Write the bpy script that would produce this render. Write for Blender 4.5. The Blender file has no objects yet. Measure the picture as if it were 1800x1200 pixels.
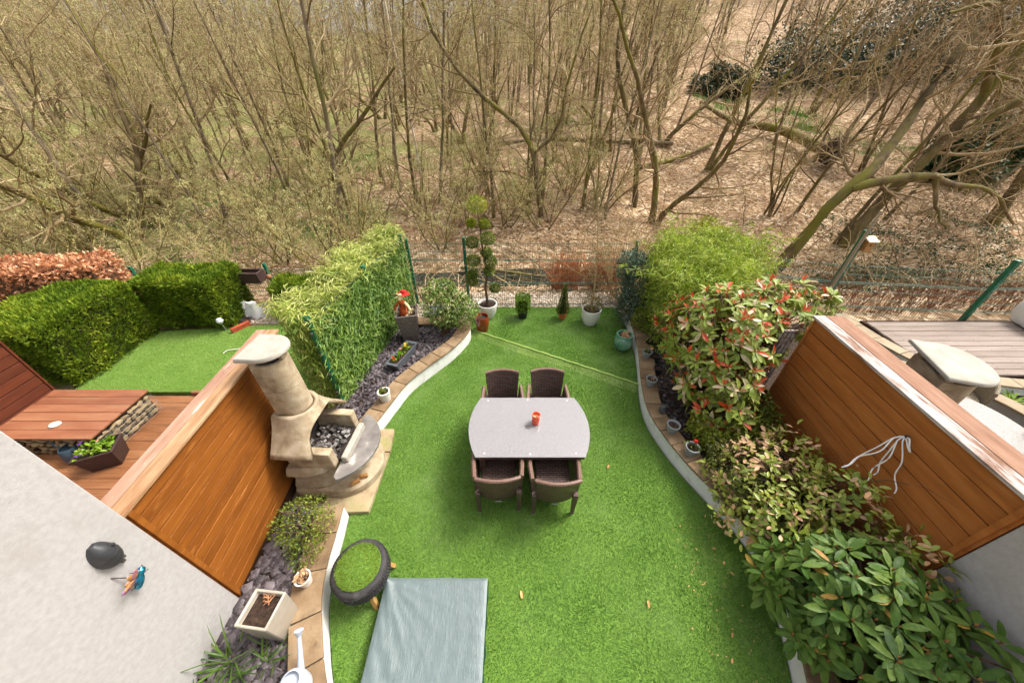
import bpy, math, random
import numpy as np
from mathutils import Vector, Matrix
R_ = math.radians
random.seed(7)
rng = np.random.default_rng(11)
scene = bpy.context.scene
COL = scene.collection

# ------------------------------------------------------------------ camera, sky, sun, exposure
cam_d = bpy.data.cameras.new('camera')
cam_d.sensor_width = 36.0
cam_d.lens = 12.0
cam_d.clip_start = 0.05
cam_d.clip_end = 600.0
cam = bpy.data.objects.new('camera', cam_d)
COL.objects.link(cam)
cam.location = (0.0, 0.0, 4.15)
cam.rotation_euler = (R_(90 - 37.3), 0, 0)
scene.camera = cam

SUN_EL, SUN_AZ = R_(54), R_(64)          # azimuth measured from +Y towards +X
world = bpy.data.worlds.new('World')
scene.world = world
world.use_nodes = True
wn = world.node_tree
wn.nodes.clear()
w_out = wn.nodes.new('ShaderNodeOutputWorld')
w_bg = wn.nodes.new('ShaderNodeBackground')
w_sky = wn.nodes.new('ShaderNodeTexSky')
w_sky.sky_type = 'NISHITA'
w_sky.sun_disc = False
w_sky.sun_elevation = SUN_EL
w_sky.sun_rotation = SUN_AZ
w_sky.air_density = 1.0
w_sky.dust_density = 6.0
w_sky.ozone_density = 0.6
w_bg.inputs['Strength'].default_value = 0.13
w_hs = wn.nodes.new('ShaderNodeHueSaturation')      # overcast: the cloud takes most of the blue out of the whole sky
w_hs.inputs['Saturation'].default_value = 0.3
wn.links.new(w_sky.outputs[0], w_hs.inputs['Color'])
wn.links.new(w_hs.outputs[0], w_bg.inputs['Color'])
wn.links.new(w_bg.outputs[0], w_out.inputs['Surface'])

sun_d = bpy.data.lights.new('sun', 'SUN')
sun_d.energy = 1.5
sun_d.angle = R_(18)
sun_d.color = (1.0, 0.955, 0.89)
sun = bpy.data.objects.new('sun', sun_d)
COL.objects.link(sun)
sdir = Vector((math.sin(SUN_AZ) * math.cos(SUN_EL), math.cos(SUN_AZ) * math.cos(SUN_EL), math.sin(SUN_EL)))
sun.rotation_euler = sdir.to_track_quat('Z', 'Y').to_euler()
sun.location = (12, 12, 20)

vs = scene.view_settings
vs.view_transform = 'Standard'
vs.look = 'None'
vs.exposure = 1.3
vs.gamma = 1.0
vs.use_curve_mapping = False
scene.cycles.max_bounces = 4
scene.cycles.diffuse_bounces = 2
scene.cycles.glossy_bounces = 2
scene.cycles.transmission_bounces = 3
scene.cycles.transparent_max_bounces = 4
scene.cycles.use_adaptive_sampling = True
scene.cycles.adaptive_threshold = 0.03
scene.cycles.use_denoising = True

# ------------------------------------------------------------------ helpers: meshes
def mesh_np(name, V, F):
    V = np.asarray(V, dtype=np.float32).reshape(-1, 3)
    F = np.asarray(F, dtype=np.int32)
    k = F.shape[1]
    me = bpy.data.meshes.new(name)
    me.vertices.add(len(V)); me.vertices.foreach_set('co', V.ravel())
    me.loops.add(F.size); me.loops.foreach_set('vertex_index', F.ravel())
    me.polygons.add(len(F)); me.polygons.foreach_set('loop_start', np.arange(0, F.size, k, dtype=np.int32))
    me.update(calc_edges=True)
    return me

def smooth(me, ang=38):
    me.polygons.foreach_set('use_smooth', np.ones(len(me.polygons), dtype=bool))
    if ang: me.set_sharp_from_angle(angle=R_(ang))

def link(name, me, mat=None, parent=None, loc=(0, 0, 0), rot=(0, 0, 0)):
    o = bpy.data.objects.new(name, me)
    COL.objects.link(o)
    o.location = loc; o.rotation_euler = rot
    if parent is not None: o.parent = parent
    if mat is not None and len(me.materials) == 0: me.materials.append(mat)
    return o

def tag(o, label=None, cat=None, group=None, kind=None):
    if label: o['label'] = label
    if cat: o['category'] = cat
    if group: o['group'] = group
    if kind: o['kind'] = kind
    return o

def thing(name, label, cat, loc=(0, 0, 0), rz=0.0, group=None):
    o = bpy.data.objects.new(name, None)
    COL.objects.link(o)
    o.empty_display_size = 0.1
    o.location = loc; o.rotation_euler = (0, 0, rz)
    return tag(o, label, cat, group)

def copy_tree(o, parent=None):
    c = o.copy(); COL.objects.link(c)
    if parent is not None: c.parent = parent
    for ch in list(o.children): copy_tree(ch, c)
    return c

class MB:
    def __init__(s): s.v = []; s.f = []
    def add(s, v, f):
        b = len(s.v); s.v += [tuple(p) for p in v]; s.f += [tuple(i + b for i in q) for q in f]; return s
    def box(s, x0, y0, z0, x1, y1, z1):
        return s.add([(x0,y0,z0),(x1,y0,z0),(x1,y1,z0),(x0,y1,z0),(x0,y0,z1),(x1,y0,z1),(x1,y1,z1),(x0,y1,z1)],
                     [(0,3,2,1),(4,5,6,7),(0,1,5,4),(1,2,6,5),(2,3,7,6),(3,0,4,7)])
    def bx(s, c, d, rz=0.0, M=None):
        M = M or Matrix.Rotation(rz, 3, 'Z'); c = Vector(c)
        hx, hy, hz = d[0]/2, d[1]/2, d[2]/2
        vs_ = [c + M @ Vector(p) for p in ((-hx,-hy,-hz),(hx,-hy,-hz),(hx,hy,-hz),(-hx,hy,-hz),(-hx,-hy,hz),(hx,-hy,hz),(hx,hy,hz),(-hx,hy,hz))]
        return s.add(vs_, [(0,3,2,1),(4,5,6,7),(0,1,5,4),(1,2,6,5),(2,3,7,6),(3,0,4,7)])
    def loft(s, secs, cap0=True, cap1=True, closed=True):
        n = len(secs[0]); b = []
        f = []
        for k in range(len(secs)-1):
            for i in range(n if closed else n-1):
                j = (i+1) % n
                f.append((k*n+i, k*n+j, (k+1)*n+j, (k+1)*n+i))
        if closed and cap0: f.append(tuple(reversed(range(n))))
        if closed and cap1: f.append(tuple(range((len(secs)-1)*n, len(secs)*n)))
        return s.add([p for q in secs for p in q], f)
    def lathe(s, prof, n=28, c=(0,0,0), sx=1.0, sy=1.0, caps=True):
        secs = [[(c[0]+sx*r*math.cos(2*math.pi*i/n), c[1]+sy*r*math.sin(2*math.pi*i/n), c[2]+z) for i in range(n)] for r, z in prof]
        return s.loft(secs, caps, caps)
    def sq(s, prof, c=(0,0,0), asp=1.0, rz=0.0):
        cs, sn = math.cos(rz), math.sin(rz)
        secs = []
        for h, z in prof:
            q = [(-h*asp,-h),(h*asp,-h),(h*asp,h),(-h*asp,h)]
            secs.append([(c[0]+x*cs-y*sn, c[1]+x*sn+y*cs, c[2]+z) for x, y in q])
        return s.loft(secs)
    def prism(s, poly, z0, z1):
        return s.loft([[(x,y,z0) for x,y in poly],[(x,y,z1) for x,y in poly]])
    def tube(s, pts, r, n=8, r1=None):
        pts = [Vector(p) for p in pts]; K = len(pts); secs = []
        up = Vector((0.31,0.17,0.93))
        for i,p in enumerate(pts):
            t = (pts[min(i+1,K-1)]-pts[max(i-1,0)]).normalized()
            a = t.cross(up)
            if a.length < .05: a = t.cross(Vector((1,0,0)))
            a.normalize(); b = t.cross(a)
            rr = r[i] if isinstance(r,(list,tuple)) else (r if r1 is None else r+(r1-r)*i/(K-1))
            secs.append([p + a*rr*math.cos(2*math.pi*j/n) + b*rr*math.sin(2*math.pi*j/n) for j in range(n)])
        return s.loft(secs)
    def build(s, name, mat=None, parent=None, sm=True, bev=0, world=False, loc=(0,0,0), rot=(0,0,0), seg=2, ang=38):
        v = s.v
        if world and parent is not None:
            L = parent.location; v = [(p[0]-L[0], p[1]-L[1], p[2]-L[2]) for p in v]
        me = bpy.data.meshes.new(name); me.from_pydata(v, [], s.f); me.update()
        if sm: smooth(me, ang)
        o = link(name, me, mat, parent, loc, rot)
        if bev:
            m = o.modifiers.new('bevel', 'BEVEL'); m.width = bev; m.segments = seg; m.limit_method = 'ANGLE'; m.angle_limit = R_(40)
        return o

def nrm(a): return a / np.maximum(np.linalg.norm(a, axis=-1, keepdims=True), 1e-9)

def leaf_np(P, D, U, L, W, shape='dia', fold=0.18, droop=0.0):
    """leaves at P along D, upper side towards U; returns V, F (triangles)"""
    P = np.asarray(P, float); n = len(P)
    D = nrm(np.asarray(D, float)); S = nrm(np.cross(D, np.asarray(U, float) + rng.normal(0, 1e-3, (n,3)))); N = np.cross(S, D)
    L = np.broadcast_to(L, (n,)).astype(float)[:,None]; W = np.broadcast_to(W, (n,)).astype(float)[:,None]
    def pt(a, b, h): return P + D*L*a + S*W*b + N*(W*h - L*droop*a*a)
    if shape == 'tri':
        V = np.stack([pt(0,-.5,0), pt(0,.5,0), pt(1,0,0)], 1); F0 = [(0,1,2)]
    elif shape == 'dia':
        V = np.stack([pt(0,0,0), pt(.45,-.5,fold), pt(1,0,0), pt(.45,.5,fold)], 1); F0 = [(0,3,2),(0,2,1)]
    else:
        V = np.stack([pt(0,0,0), pt(.25,-.36,fold*.8), pt(.25,0,0), pt(.25,.36,fold*.8), pt(.56,-.5,fold), pt(.56,0,0), pt(.56,.5,fold), pt(.85,-.32,fold*.6), pt(.85,0,0), pt(.85,.32,fold*.6), pt(1,0,-.02)], 1)
        F0 = [(0,3,2),(0,2,1),(2,3,6),(2,6,5),(1,2,5),(1,5,4),(5,6,9),(5,9,8),(4,5,8),(4,8,7),(8,9,10),(7,8,10)]
    m = V.shape[1]
    F = (np.array(F0)[None] + (np.arange(n)*m)[:,None,None]).reshape(-1,3)
    return V.reshape(-1,3), F

def tubes_np(P, R, n=3):
    """P (N,K,3) polylines, R (N,K) radii -> V, F (quads)"""
    N, K, _ = P.shape
    T = nrm(np.gradient(P, axis=1))
    ref = nrm(np.array([.37,.21,.9]) + 0*T[:, :1])
    A = np.cross(T, np.broadcast_to(ref, T.shape)); bad = np.linalg.norm(A, axis=-1) < .1
    A[bad] = np.cross(T[bad], np.array([1.,0,0])); A = nrm(A); B = np.cross(T, A)
    th = np.arange(n)*2*np.pi/n
    V = P[:,:,None,:] + R[:,:,None,None]*(A[:,:,None,:]*np.cos(th)[None,None,:,None] + B[:,:,None,:]*np.sin(th)[None,None,:,None])
    k, i = np.meshgrid(np.arange(K-1), np.arange(n), indexing='ij'); j = (i+1) % n
    q = np.stack([k*n+i, k*n+j, (k+1)*n+j, (k+1)*n+i], -1).reshape(-1,4)
    F = (q[None] + (np.arange(N)*K*n)[:,None,None]).reshape(-1,4)
    return V.reshape(-1,3), F

def joinVF(parts):
    V = []; F = []; b = 0
    for v, f in parts: V.append(v); F.append(f+b); b += len(v)
    return np.concatenate(V), np.concatenate(F)

def grow(P, R, n, t0, t1, l0, l1, a0, a1, up, k, wig, rr, taper=.3, rmin=.002):
    N, K, _ = P.shape; M = N*n
    idx = np.repeat(np.arange(N), n); t = rng.uniform(t0, t1, M); f = t*(K-1); i = np.minimum(f.astype(int), K-2); fr = (f-i)[:,None]
    A = P[idx, i]; B = P[idx, i+1]; pos = A + (B-A)*fr; tan = nrm(B-A)
    rad = R[idx,i]*(1-fr[:,0]) + R[idx,i+1]*fr[:,0]
    plen = np.linalg.norm(np.diff(P, axis=1), axis=-1).sum(1)[idx]
    rv = rng.normal(0,1,(M,3)); per = nrm(rv - (rv*tan).sum(1,keepdims=True)*tan)
    an = np.radians(rng.uniform(a0, a1, M))[:,None]
    d = tan*np.cos(an) + per*np.sin(an); d[:,2] += up; d = nrm(d)
    L = plen*rng.uniform(l0,l1,M)*(1-.35*t)
    out = [pos]
    for s in range(k-1):
        pos = pos + d*(L/(k-1))[:,None]; out.append(pos)
        d = d + rng.normal(0,wig,(M,3)); d[:,2] += up*.35; d = nrm(d)
    r0 = np.maximum(rad*rr, rmin); rs = r0[:,None]*np.linspace(1,taper,k)[None]
    return np.stack(out,1), np.maximum(rs, rmin*.6)

def rand_dirs(n, zmin=-1.0):
    d = nrm(rng.normal(0,1,(n,3)))
    d[:,2] = np.maximum(d[:,2], zmin); return nrm(d)

# ------------------------------------------------------------------ helpers: materials
MATS = {}
def mat(name, cols, rough=.7, scale=6.0, detail=6.0, bump=0.0, bscale=None, stretch=(1,1,1), island=0.0, transl=0.0,
        spec=.3, metal=0.0, coat=0.0, dirt=None, dirt_scale=2.0, dirt_lo=.5, dirt_hi=.7, objrand=True, bdist=.01, tex='noise', rvar=0.0, emis=None):
    """procedural material: a colour ramp over noise in object space, optional per-piece variation, stains and relief"""
    if name in MATS: return MATS[name]
    if island >= .5 and objrand is True: detail = min(detail, 1.0)
    m = bpy.data.materials.new(name); m.use_nodes = True; nt = m.node_tree; N = nt.nodes; Lk = nt.links
    N.clear()
    out = N.new('ShaderNodeOutputMaterial'); bs = N.new('ShaderNodeBsdfPrincipled')
    tc = N.new('ShaderNodeTexCoord'); mp = N.new('ShaderNodeMapping'); mp.inputs['Scale'].default_value = stretch
    src = tc.outputs['Object']
    oi = N.new('ShaderNodeObjectInfo')
    if objrand:
        ad = N.new('ShaderNodeVectorMath'); ad.operation = 'MULTIPLY_ADD'
        Lk.new(oi.outputs['Random'], ad.inputs[0]); ad.inputs[1].default_value = (17.3, 11.1, 7.7); Lk.new(src, ad.inputs[2]); src = ad.outputs[0]
    Lk.new(src, mp.inputs['Vector'])
    def noise(sc, de, ro=.6):
        n = N.new('ShaderNodeTexNoise'); n.inputs['Scale'].default_value = sc; n.inputs['Detail'].default_value = de; n.inputs['Roughness'].default_value = ro
        Lk.new(mp.outputs[0], n.inputs['Vector']); return n
    nz = noise(scale, detail)
    if tex == 'voronoi':
        vo = N.new('ShaderNodeTexVoronoi'); vo.inputs['Scale'].default_value = scale; Lk.new(mp.outputs[0], vo.inputs['Vector'])
        fac = vo.outputs['Color']
    else: fac = nz.outputs['Fac']
    if island > 0:
        ge = N.new('ShaderNodeNewGeometry'); mx = N.new('ShaderNodeMix'); mx.data_type = 'FLOAT'; mx.inputs[0].default_value = island
        st = N.new('ShaderNodeMapRange'); st.inputs[1].default_value = .32; st.inputs[2].default_value = .68; Lk.new(fac, st.inputs[0])
        Lk.new(st.outputs[0], mx.inputs[2])
        if objrand == 'piece':
            Lk.new(oi.outputs['Random'], mx.inputs[3])
        else: Lk.new(ge.outputs['Random Per Island'], mx.inputs[3])
        fac = mx.outputs[0]
    cr = N.new('ShaderNodeValToRGB'); el = cr.color_ramp.elements
    if not isinstance(cols[0], (tuple, list)): cols = [cols, cols]
    if len(cols[0]) == 3:
        lo, hi = (.3, .7) if island == 0 else (0.0, 1.0)
        cols = [(lo + (hi-lo)*i/(len(cols)-1), c) for i, c in enumerate(cols)]
    while len(el) < len(cols): el.new(.5)
    for e, (p, c) in zip(el, cols): e.position = p; e.color = (*c, 1)
    Lk.new(fac, cr.inputs[0]); colr = cr.outputs[0]
    if dirt:
        dn = noise(dirt_scale, 5, .65); dr = N.new('ShaderNodeMapRange'); dr.inputs[1].default_value = dirt_lo; dr.inputs[2].default_value = dirt_hi
        Lk.new(dn.outputs['Fac'], dr.inputs[0]); mc = N.new('ShaderNodeMix'); mc.data_type = 'RGBA'
        Lk.new(dr.outputs[0], mc.inputs[0]); Lk.new(colr, mc.inputs[6]); mc.inputs[7].default_value = (*dirt, 1); colr = mc.outputs[2]
    Lk.new(colr, bs.inputs['Base Color'])
    bs.inputs['Roughness'].default_value = rough
    if rvar:
        rr = N.new('ShaderNodeMapRange'); rr.inputs[1].default_value = .3; rr.inputs[2].default_value = .7
        rr.inputs[3].default_value = max(rough-rvar, .03); rr.inputs[4].default_value = min(rough+rvar, 1); Lk.new(nz.outputs['Fac'], rr.inputs[0]); Lk.new(rr.outputs[0], bs.inputs['Roughness'])
    bs.inputs['Metallic'].default_value = metal
    bs.inputs['Specular IOR Level'].default_value = spec
    bs.inputs['Coat Weight'].default_value = coat
    if emis: bs.inputs['Emission Color'].default_value = (*emis[:3],1); bs.inputs['Emission Strength'].default_value = emis[3]
    if bump:
        bn = noise(bscale or scale*3, 5, .7); bp = N.new('ShaderNodeBump'); bp.inputs['Strength'].default_value = bump; bp.inputs['Distance'].default_value = bdist
        Lk.new(bn.outputs['Fac'], bp.inputs['Height']); Lk.new(bp.outputs[0], bs.inputs['Normal'])
    sh = bs.outputs[0]
    if transl:
        tr = N.new('ShaderNodeBsdfTranslucent'); Lk.new(colr, tr.inputs[0]); ms = N.new('ShaderNodeMixShader'); ms.inputs[0].default_value = transl
        Lk.new(sh, ms.inputs[1]); Lk.new(tr.outputs[0], ms.inputs[2]); sh = ms.outputs[0]
    Lk.new(sh, out.inputs['Surface'])
    MATS[name] = m
    return m

def weave_mat(name, c1, c2, gap, sx, sz, rough=.5, coat=0.0, spec=.4, uv=False):
    """woven rattan: brick pattern, wrapped by the dominant face direction"""
    m = bpy.data.materials.new(name); m.use_nodes = True; nt = m.node_tree; N = nt.nodes; Lk = nt.links
    bs = N['Principled BSDF']; tc = N.new('ShaderNodeTexCoord')
    sep = N.new('ShaderNodeSeparateXYZ'); Lk.new(tc.outputs['Object'], sep.inputs[0])
    sn = N.new('ShaderNodeSeparateXYZ'); Lk.new(tc.outputs['Normal'], sn.inputs[0])
    def math_(op, a, b=None):
        q = N.new('ShaderNodeMath'); q.operation = op
        for i, x in enumerate((a, b)):
            if x is None: continue
            if isinstance(x, (int, float)): q.inputs[i].default_value = x
            else: Lk.new(x, q.inputs[i])
        return q.outputs[0]
    def mixf(f, a, b):
        q = N.new('ShaderNodeMix'); q.data_type = 'FLOAT'
        for s_, x in ((0,f),(2,a),(3,b)): Lk.new(x, q.inputs[s_])
        return q.outputs[0]
    horiz = math_('GREATER_THAN', math_('ABSOLUTE', sn.outputs[2]), .7)
    xdom = math_('GREATER_THAN', math_('ABSOLUTE', sn.outputs[0]), .7)
    u = mixf(xdom, sep.outputs[0], sep.outputs[1])
    u = mixf(horiz, u, sep.outputs[0]); v = mixf(horiz, sep.outputs[2], sep.outputs[1])
    cb = N.new('ShaderNodeCombineXYZ'); Lk.new(u, cb.inputs[0]); Lk.new(v, cb.inputs[1])
    br = N.new('ShaderNodeTexBrick'); br.inputs['Scale'].default_value = 1.0
    br.inputs['Brick Width'].default_value = sx; br.inputs['Row Height'].default_value = sz; br.inputs['Mortar Size'].default_value = min(sx, sz)*.2
    br.inputs['Mortar Smooth'].default_value = .6; br.inputs['Bias'].default_value = 0
    br.inputs['Color1'].default_value = (*c1,1); br.inputs['Color2'].default_value = (*c2,1); br.inputs['Mortar'].default_value = (*gap,1)
    Lk.new(cb.outputs[0], br.inputs['Vector']); Lk.new(br.outputs['Color'], bs.inputs['Base Color'])
    bp = N.new('ShaderNodeBump'); bp.inputs['Strength'].default_value = .8; bp.inputs['Distance'].default_value = .004; bp.invert = True
    Lk.new(br.outputs['Fac'], bp.inputs['Height']); Lk.new(bp.outputs[0], bs.inputs['Normal'])
    bs.inputs['Roughness'].default_value = rough; bs.inputs['Coat Weight'].default_value = coat; bs.inputs['Specular IOR Level'].default_value = spec
    MATS[name] = m
    return m

def plain(name, c, rough=.5, **k):
    v = tuple(min(1, x*1.12) for x in c); d = tuple(x*.86 for x in c)
    return mat(name, [d, v], rough=rough, scale=k.pop('scale', 9), **k)

# ------------------------------------------------------------------ shared materials
def L(*c):  # sRGB 0-255 -> linear
    return tuple((x/255/12.92 if x/255 < .04045 else ((x/255+.055)/1.055)**2.4) for x in c)

M_white = mat('white_render', [L(160,156,152), L(172,168,164)], rough=.9, scale=30, detail=3, bump=.6, bscale=110, dirt=L(152,146,138), dirt_scale=2.2, dirt_lo=.56, dirt_hi=.82, bdist=.006, objrand=False)
M_whitewall = mat('white_wall_paint', [L(216,213,207), L(230,228,223)], rough=.9, scale=7, bump=.3, bscale=60, dirt=L(150,142,116), dirt_scale=5.5, dirt_lo=.60, dirt_hi=.85, bdist=.005, objrand=False)
M_coping = mat('sandstone_coping', [L(104,82,58), L(130,106,78), L(148,126,98)], rough=.85, scale=5, detail=9, bump=.4, bscale=40, dirt=L(78,64,48), dirt_scale=4.5, dirt_lo=.52, dirt_hi=.75, island=.35, objrand='piece')
M_copingR = mat('sandstone_coping_pale', [L(130,114,92), L(150,134,108), L(164,150,126)], rough=.85, scale=5, detail=9, bump=.35, bscale=40, dirt=L(132,112,84), dirt_scale=4.5, dirt_lo=.58, dirt_hi=.8, island=.35, objrand='piece')
M_fenceL = mat('orange_stained_boards', [L(104,57,15), L(127,72,20), L(142,85,29)], rough=.6, scale=2.6, detail=10, stretch=(3,.8,5), bump=.25, bscale=14, dirt=L(166,108,52), dirt_scale=5, dirt_lo=.56, dirt_hi=.8, island=.42, objrand='piece', spec=.25)
M_fenceR = mat('brown_stained_boards', [L(134,77,32), L(162,96,42), L(178,113,57)], rough=.6, scale=2.6, detail=10, stretch=(3,.6,5), bump=.25, bscale=14, dirt=L(168,118,76), dirt_scale=3.0, dirt_lo=.58, dirt_hi=.8, island=.3, objrand='piece')
M_fenceFar = mat('dark_red_boards', [L(74,34,18), L(100,48,26)], rough=.6, scale=3, stretch=(3,.6,5), island=.3, objrand='piece', bump=.2)
M_capA = mat('weathered_cap_pink', [L(128,92,74), L(154,118,96), L(170,138,116)], rough=.8, scale=3.2, detail=10, stretch=(4,.6,4), bump=.4, bscale=20, dirt=L(226,206,188), dirt_scale=4, dirt_lo=.6, dirt_hi=.72)
M_capB = mat('weathered_cap_tan', [L(132,94,62), L(160,124,90), L(176,148,114)], rough=.8, scale=3.2, detail=10, stretch=(4,.6,4), bump=.4, bscale=20, dirt=L(140,86,50), dirt_scale=4, dirt_lo=.58, dirt_hi=.75)
M_capW = mat('peeling_white_cap', [L(168,158,152), L(188,180,174)], rough=.8, scale=4, detail=10, stretch=(4,.6,4), bump=.4, bscale=24, dirt=L(118,84,62), dirt_scale=3.6, dirt_lo=.46, dirt_hi=.62)
M_capBr = mat('brown_cap', [L(112,74,52), L(136,98,74), L(152,118,94)], rough=.75, scale=3.2, detail=10, stretch=(4,.6,4), bump=.35, bscale=20)
M_darkwood = mat('dark_gap_wood', [L(46,28,16), L(66,40,22)], rough=.85)
M_deckL = mat('oiled_deck_boards', [L(108,70,42), L(140,92,58), L(164,118,80)], rough=.42, scale=2.2, detail=9, stretch=(.6,4,4), bump=.3, bscale=16, dirt=L(92,62,44), dirt_scale=2.0, dirt_lo=.56, dirt_hi=.75, island=.4, objrand='piece', spec=.5)
M_bench = mat('red_oiled_planks', [L(112,66,44), L(138,86,60), L(156,108,76)], rough=.42, scale=2.2, detail=9, stretch=(.6,4,4), bump=.25, bscale=16, dirt=L(124,98,68), dirt_scale=2.6, dirt_lo=.56, dirt_hi=.78, island=.4, objrand='piece', spec=.45)
M_deckR = mat('silvered_deck_boards', [L(122,107,96), L(146,130,117), L(162,148,135)], rough=.7, scale=2.2, detail=9, stretch=(.6,4,4), bump=.3, bscale=16, island=.45, objrand='piece')
M_screw = plain('screw_steel', L(70,62,56), .5)
M_soil = mat('dark_soil', [L(34,25,19), L(56,41,31), L(78,60,46)], rough=.95, scale=28, detail=8, bump=.8, bscale=60, bdist=.02)
M_slate = mat('plum_slate', [L(46,40,41), L(74,66,67), L(114,105,107)], rough=.6, scale=8, island=.75, bump=.2, bscale=50)
M_gravel = mat('pale_gravel', [L(150,132,110), L(190,172,150), L(224,212,196)], rough=.8, scale=8, island=.8)
M_green = mat('green_powder_coat', [L(8,84,58), L(16,104,74)], rough=.35, scale=6, spec=.5, coat=.15, dirt=L(60,110,86), dirt_scale=5, dirt_lo=.6, dirt_hi=.9)
M_wire = plain('green_wire', L(60,104,88), .4)
M_wiregrey = plain('galvanised_wire', L(150,150,146), .4, metal=.5)
M_ground = None

# ------------------------------------------------------------------ ground
def sst(a, b, x):
    t = np.clip((x-a)/(b-a), 0, 1); return t*t*(3-2*t)
def ground(x, y):
    x = np.asarray(x, float); y = np.asarray(y, float)
    d = np.maximum(y-9.5, 0); slope = .115 + .125*sst(-10, 14, x)
    z = -.06 - .42*sst(7.3, 9.0, y) + slope*d*d/(d+5.0)
    b = .22*np.sin(.31*x+.17*y) + .16*np.sin(.83*x-.57*y+1.3) + .07*np.sin(1.9*x+1.3*y)
    return z + b*sst(8.5, 13, y)

def ground_material():
    m = bpy.data.materials.new('leaf_litter_ground'); m.use_nodes = True; nt = m.node_tree; N = nt.nodes; K = nt.links
    bs = N['Principled BSDF']; tc = N.new('ShaderNodeTexCoord')
    def noise(s, d, r=.65):
        n = N.new('ShaderNodeTexNoise'); n.inputs['Scale'].default_value = s; n.inputs['Detail'].default_value = d; n.inputs['Roughness'].default_value = r
        K.new(tc.outputs['Object'], n.inputs['Vector']); return n
    def ramp(src, cols):
        r = N.new('ShaderNodeValToRGB'); e = r.color_ramp.elements
        while len(e) < len(cols): e.new(.5)
        for q, (p, c) in zip(e, cols): q.position = p; q.color = (*c, 1)
        K.new(src, r.inputs[0]); return r.outputs[0]
    vo = N.new('ShaderNodeTexVoronoi'); vo.inputs['Scale'].default_value = 9.0; K.new(tc.outputs['Object'], vo.inputs['Vector'])
    sp = N.new('ShaderNodeSeparateColor'); K.new(vo.outputs['Color'], sp.inputs[0])
    leaf = ramp(sp.outputs[0], [(0, L(102,78,54)), (.35, L(150,122,90)), (.7, L(180,154,122)), (1, L(206,186,158))])
    soil = ramp(noise(3.0, 8).outputs[0], [(.35, L(84,62,42)), (.65, L(140,108,78))])
    green = ramp(noise(14, 5).outputs[0], [(.3, L(92,100,48)), (.7, L(150,152,92))])
    def mixc(f, a, b):
        q = N.new('ShaderNodeMix'); q.data_type = 'RGBA'; K.new(f, q.inputs[0]); K.new(a, q.inputs[6]); K.new(b, q.inputs[7]); return q.outputs[2]
    c = mixc(ramp(noise(.9, 6).outputs[0], [(.42,(0,0,0)),(.62,(.75,.75,.75))]), leaf, soil)
    # green sward lies in a hollow on the left of the wood and in patches elsewhere
    sx = N.new('ShaderNodeSeparateXYZ'); K.new(tc.outputs['Object'], sx.inputs[0])
    lf = N.new('ShaderNodeMapRange'); lf.inputs[1].default_value = 2; lf.inputs[2].default_value = -9; lf.inputs[3].default_value = -.14; lf.inputs[4].default_value = .075; K.new(sx.outputs[0], lf.inputs[0])
    ad = N.new('ShaderNodeMath'); ad.operation = 'ADD'; K.new(noise(.28, 5, .6).outputs[0], ad.inputs[0]); K.new(lf.outputs[0], ad.inputs[1])
    c = mixc(ramp(ad.outputs[0], [(.5,(0,0,0)),(.62,(.85,.85,.85))]), c, green)
    K.new(c, bs.inputs['Base Color']); bs.inputs['Roughness'].default_value = .95; bs.inputs['Specular IOR Level'].default_value = .1
    bp = N.new('ShaderNodeBump'); bp.inputs['Strength'].default_value = .7; bp.inputs['Distance'].default_value = .05; K.new(vo.outputs['Distance'], bp.inputs['Height']); K.new(bp.outputs[0], bs.inputs['Normal'])
    return m
M_ground = ground_material()
gx_ = np.concatenate([np.linspace(-160,-40,14)[:-1], np.linspace(-40,40,121), np.linspace(40,160,14)[1:]])
gy_ = np.concatenate([np.linspace(-30,6,6)[:-1], np.linspace(6,46,81), np.linspace(46,180,24)[1:]])
GX, GY = np.meshgrid(gx_, gy_, indexing='xy')
GZ = ground(GX, GY)
nx_, ny_ = len(gx_), len(gy_)
ii, jj = np.meshgrid(np.arange(nx_-1), np.arange(ny_-1), indexing='xy')
q0 = jj*nx_+ii
gme = mesh_np('ground', np.stack([GX,GY,GZ],-1), np.stack([q0,q0+1,q0+nx_+1,q0+nx_],-1).reshape(-1,4)); smooth(gme, 0)
tag(link('ground', gme, M_ground), kind='structure')

def inpoly(P, poly):
    x, y = P[:,0], P[:,1]; r = np.zeros(len(P), bool); n = len(poly)
    for i in range(n):
        x1, y1 = poly[i]; x2, y2 = poly[(i+1) % n]
        if y1 == y2: continue
        c = ((y1 > y) != (y2 > y)) & (x < (x2-x1)*(y-y1)/(y2-y1)+x1); r ^= c
    return r
def sample_poly(poly, n):
    a = np.array(poly); lo, hi = a.min(0), a.max(0); out = np.zeros((0,2))
    while len(out) < n:
        p = rng.uniform(lo, hi, (n*2,2)); out = np.concatenate([out, p[inpoly(p, poly)]])
    return out[:n]
def catmull(pts, step=.06):
    P = [np.array(p, float) for p in pts]; P = [2*P[0]-P[1]] + P + [2*P[-1]-P[-2]]; out = []
    for i in range(1, len(P)-2):
        n = max(2, int(np.linalg.norm(P[i+1]-P[i])/step))
        for k in range(n):
            t = k/n; a,b,c,d = P[i-1],P[i],P[i+1],P[i+2]
            out.append(.5*(2*b+(c-a)*t+(2*a-5*b+4*c-d)*t*t+(3*b-a-3*c+d)*t**3))
    out.append(P[-2]); return np.array(out)

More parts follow.
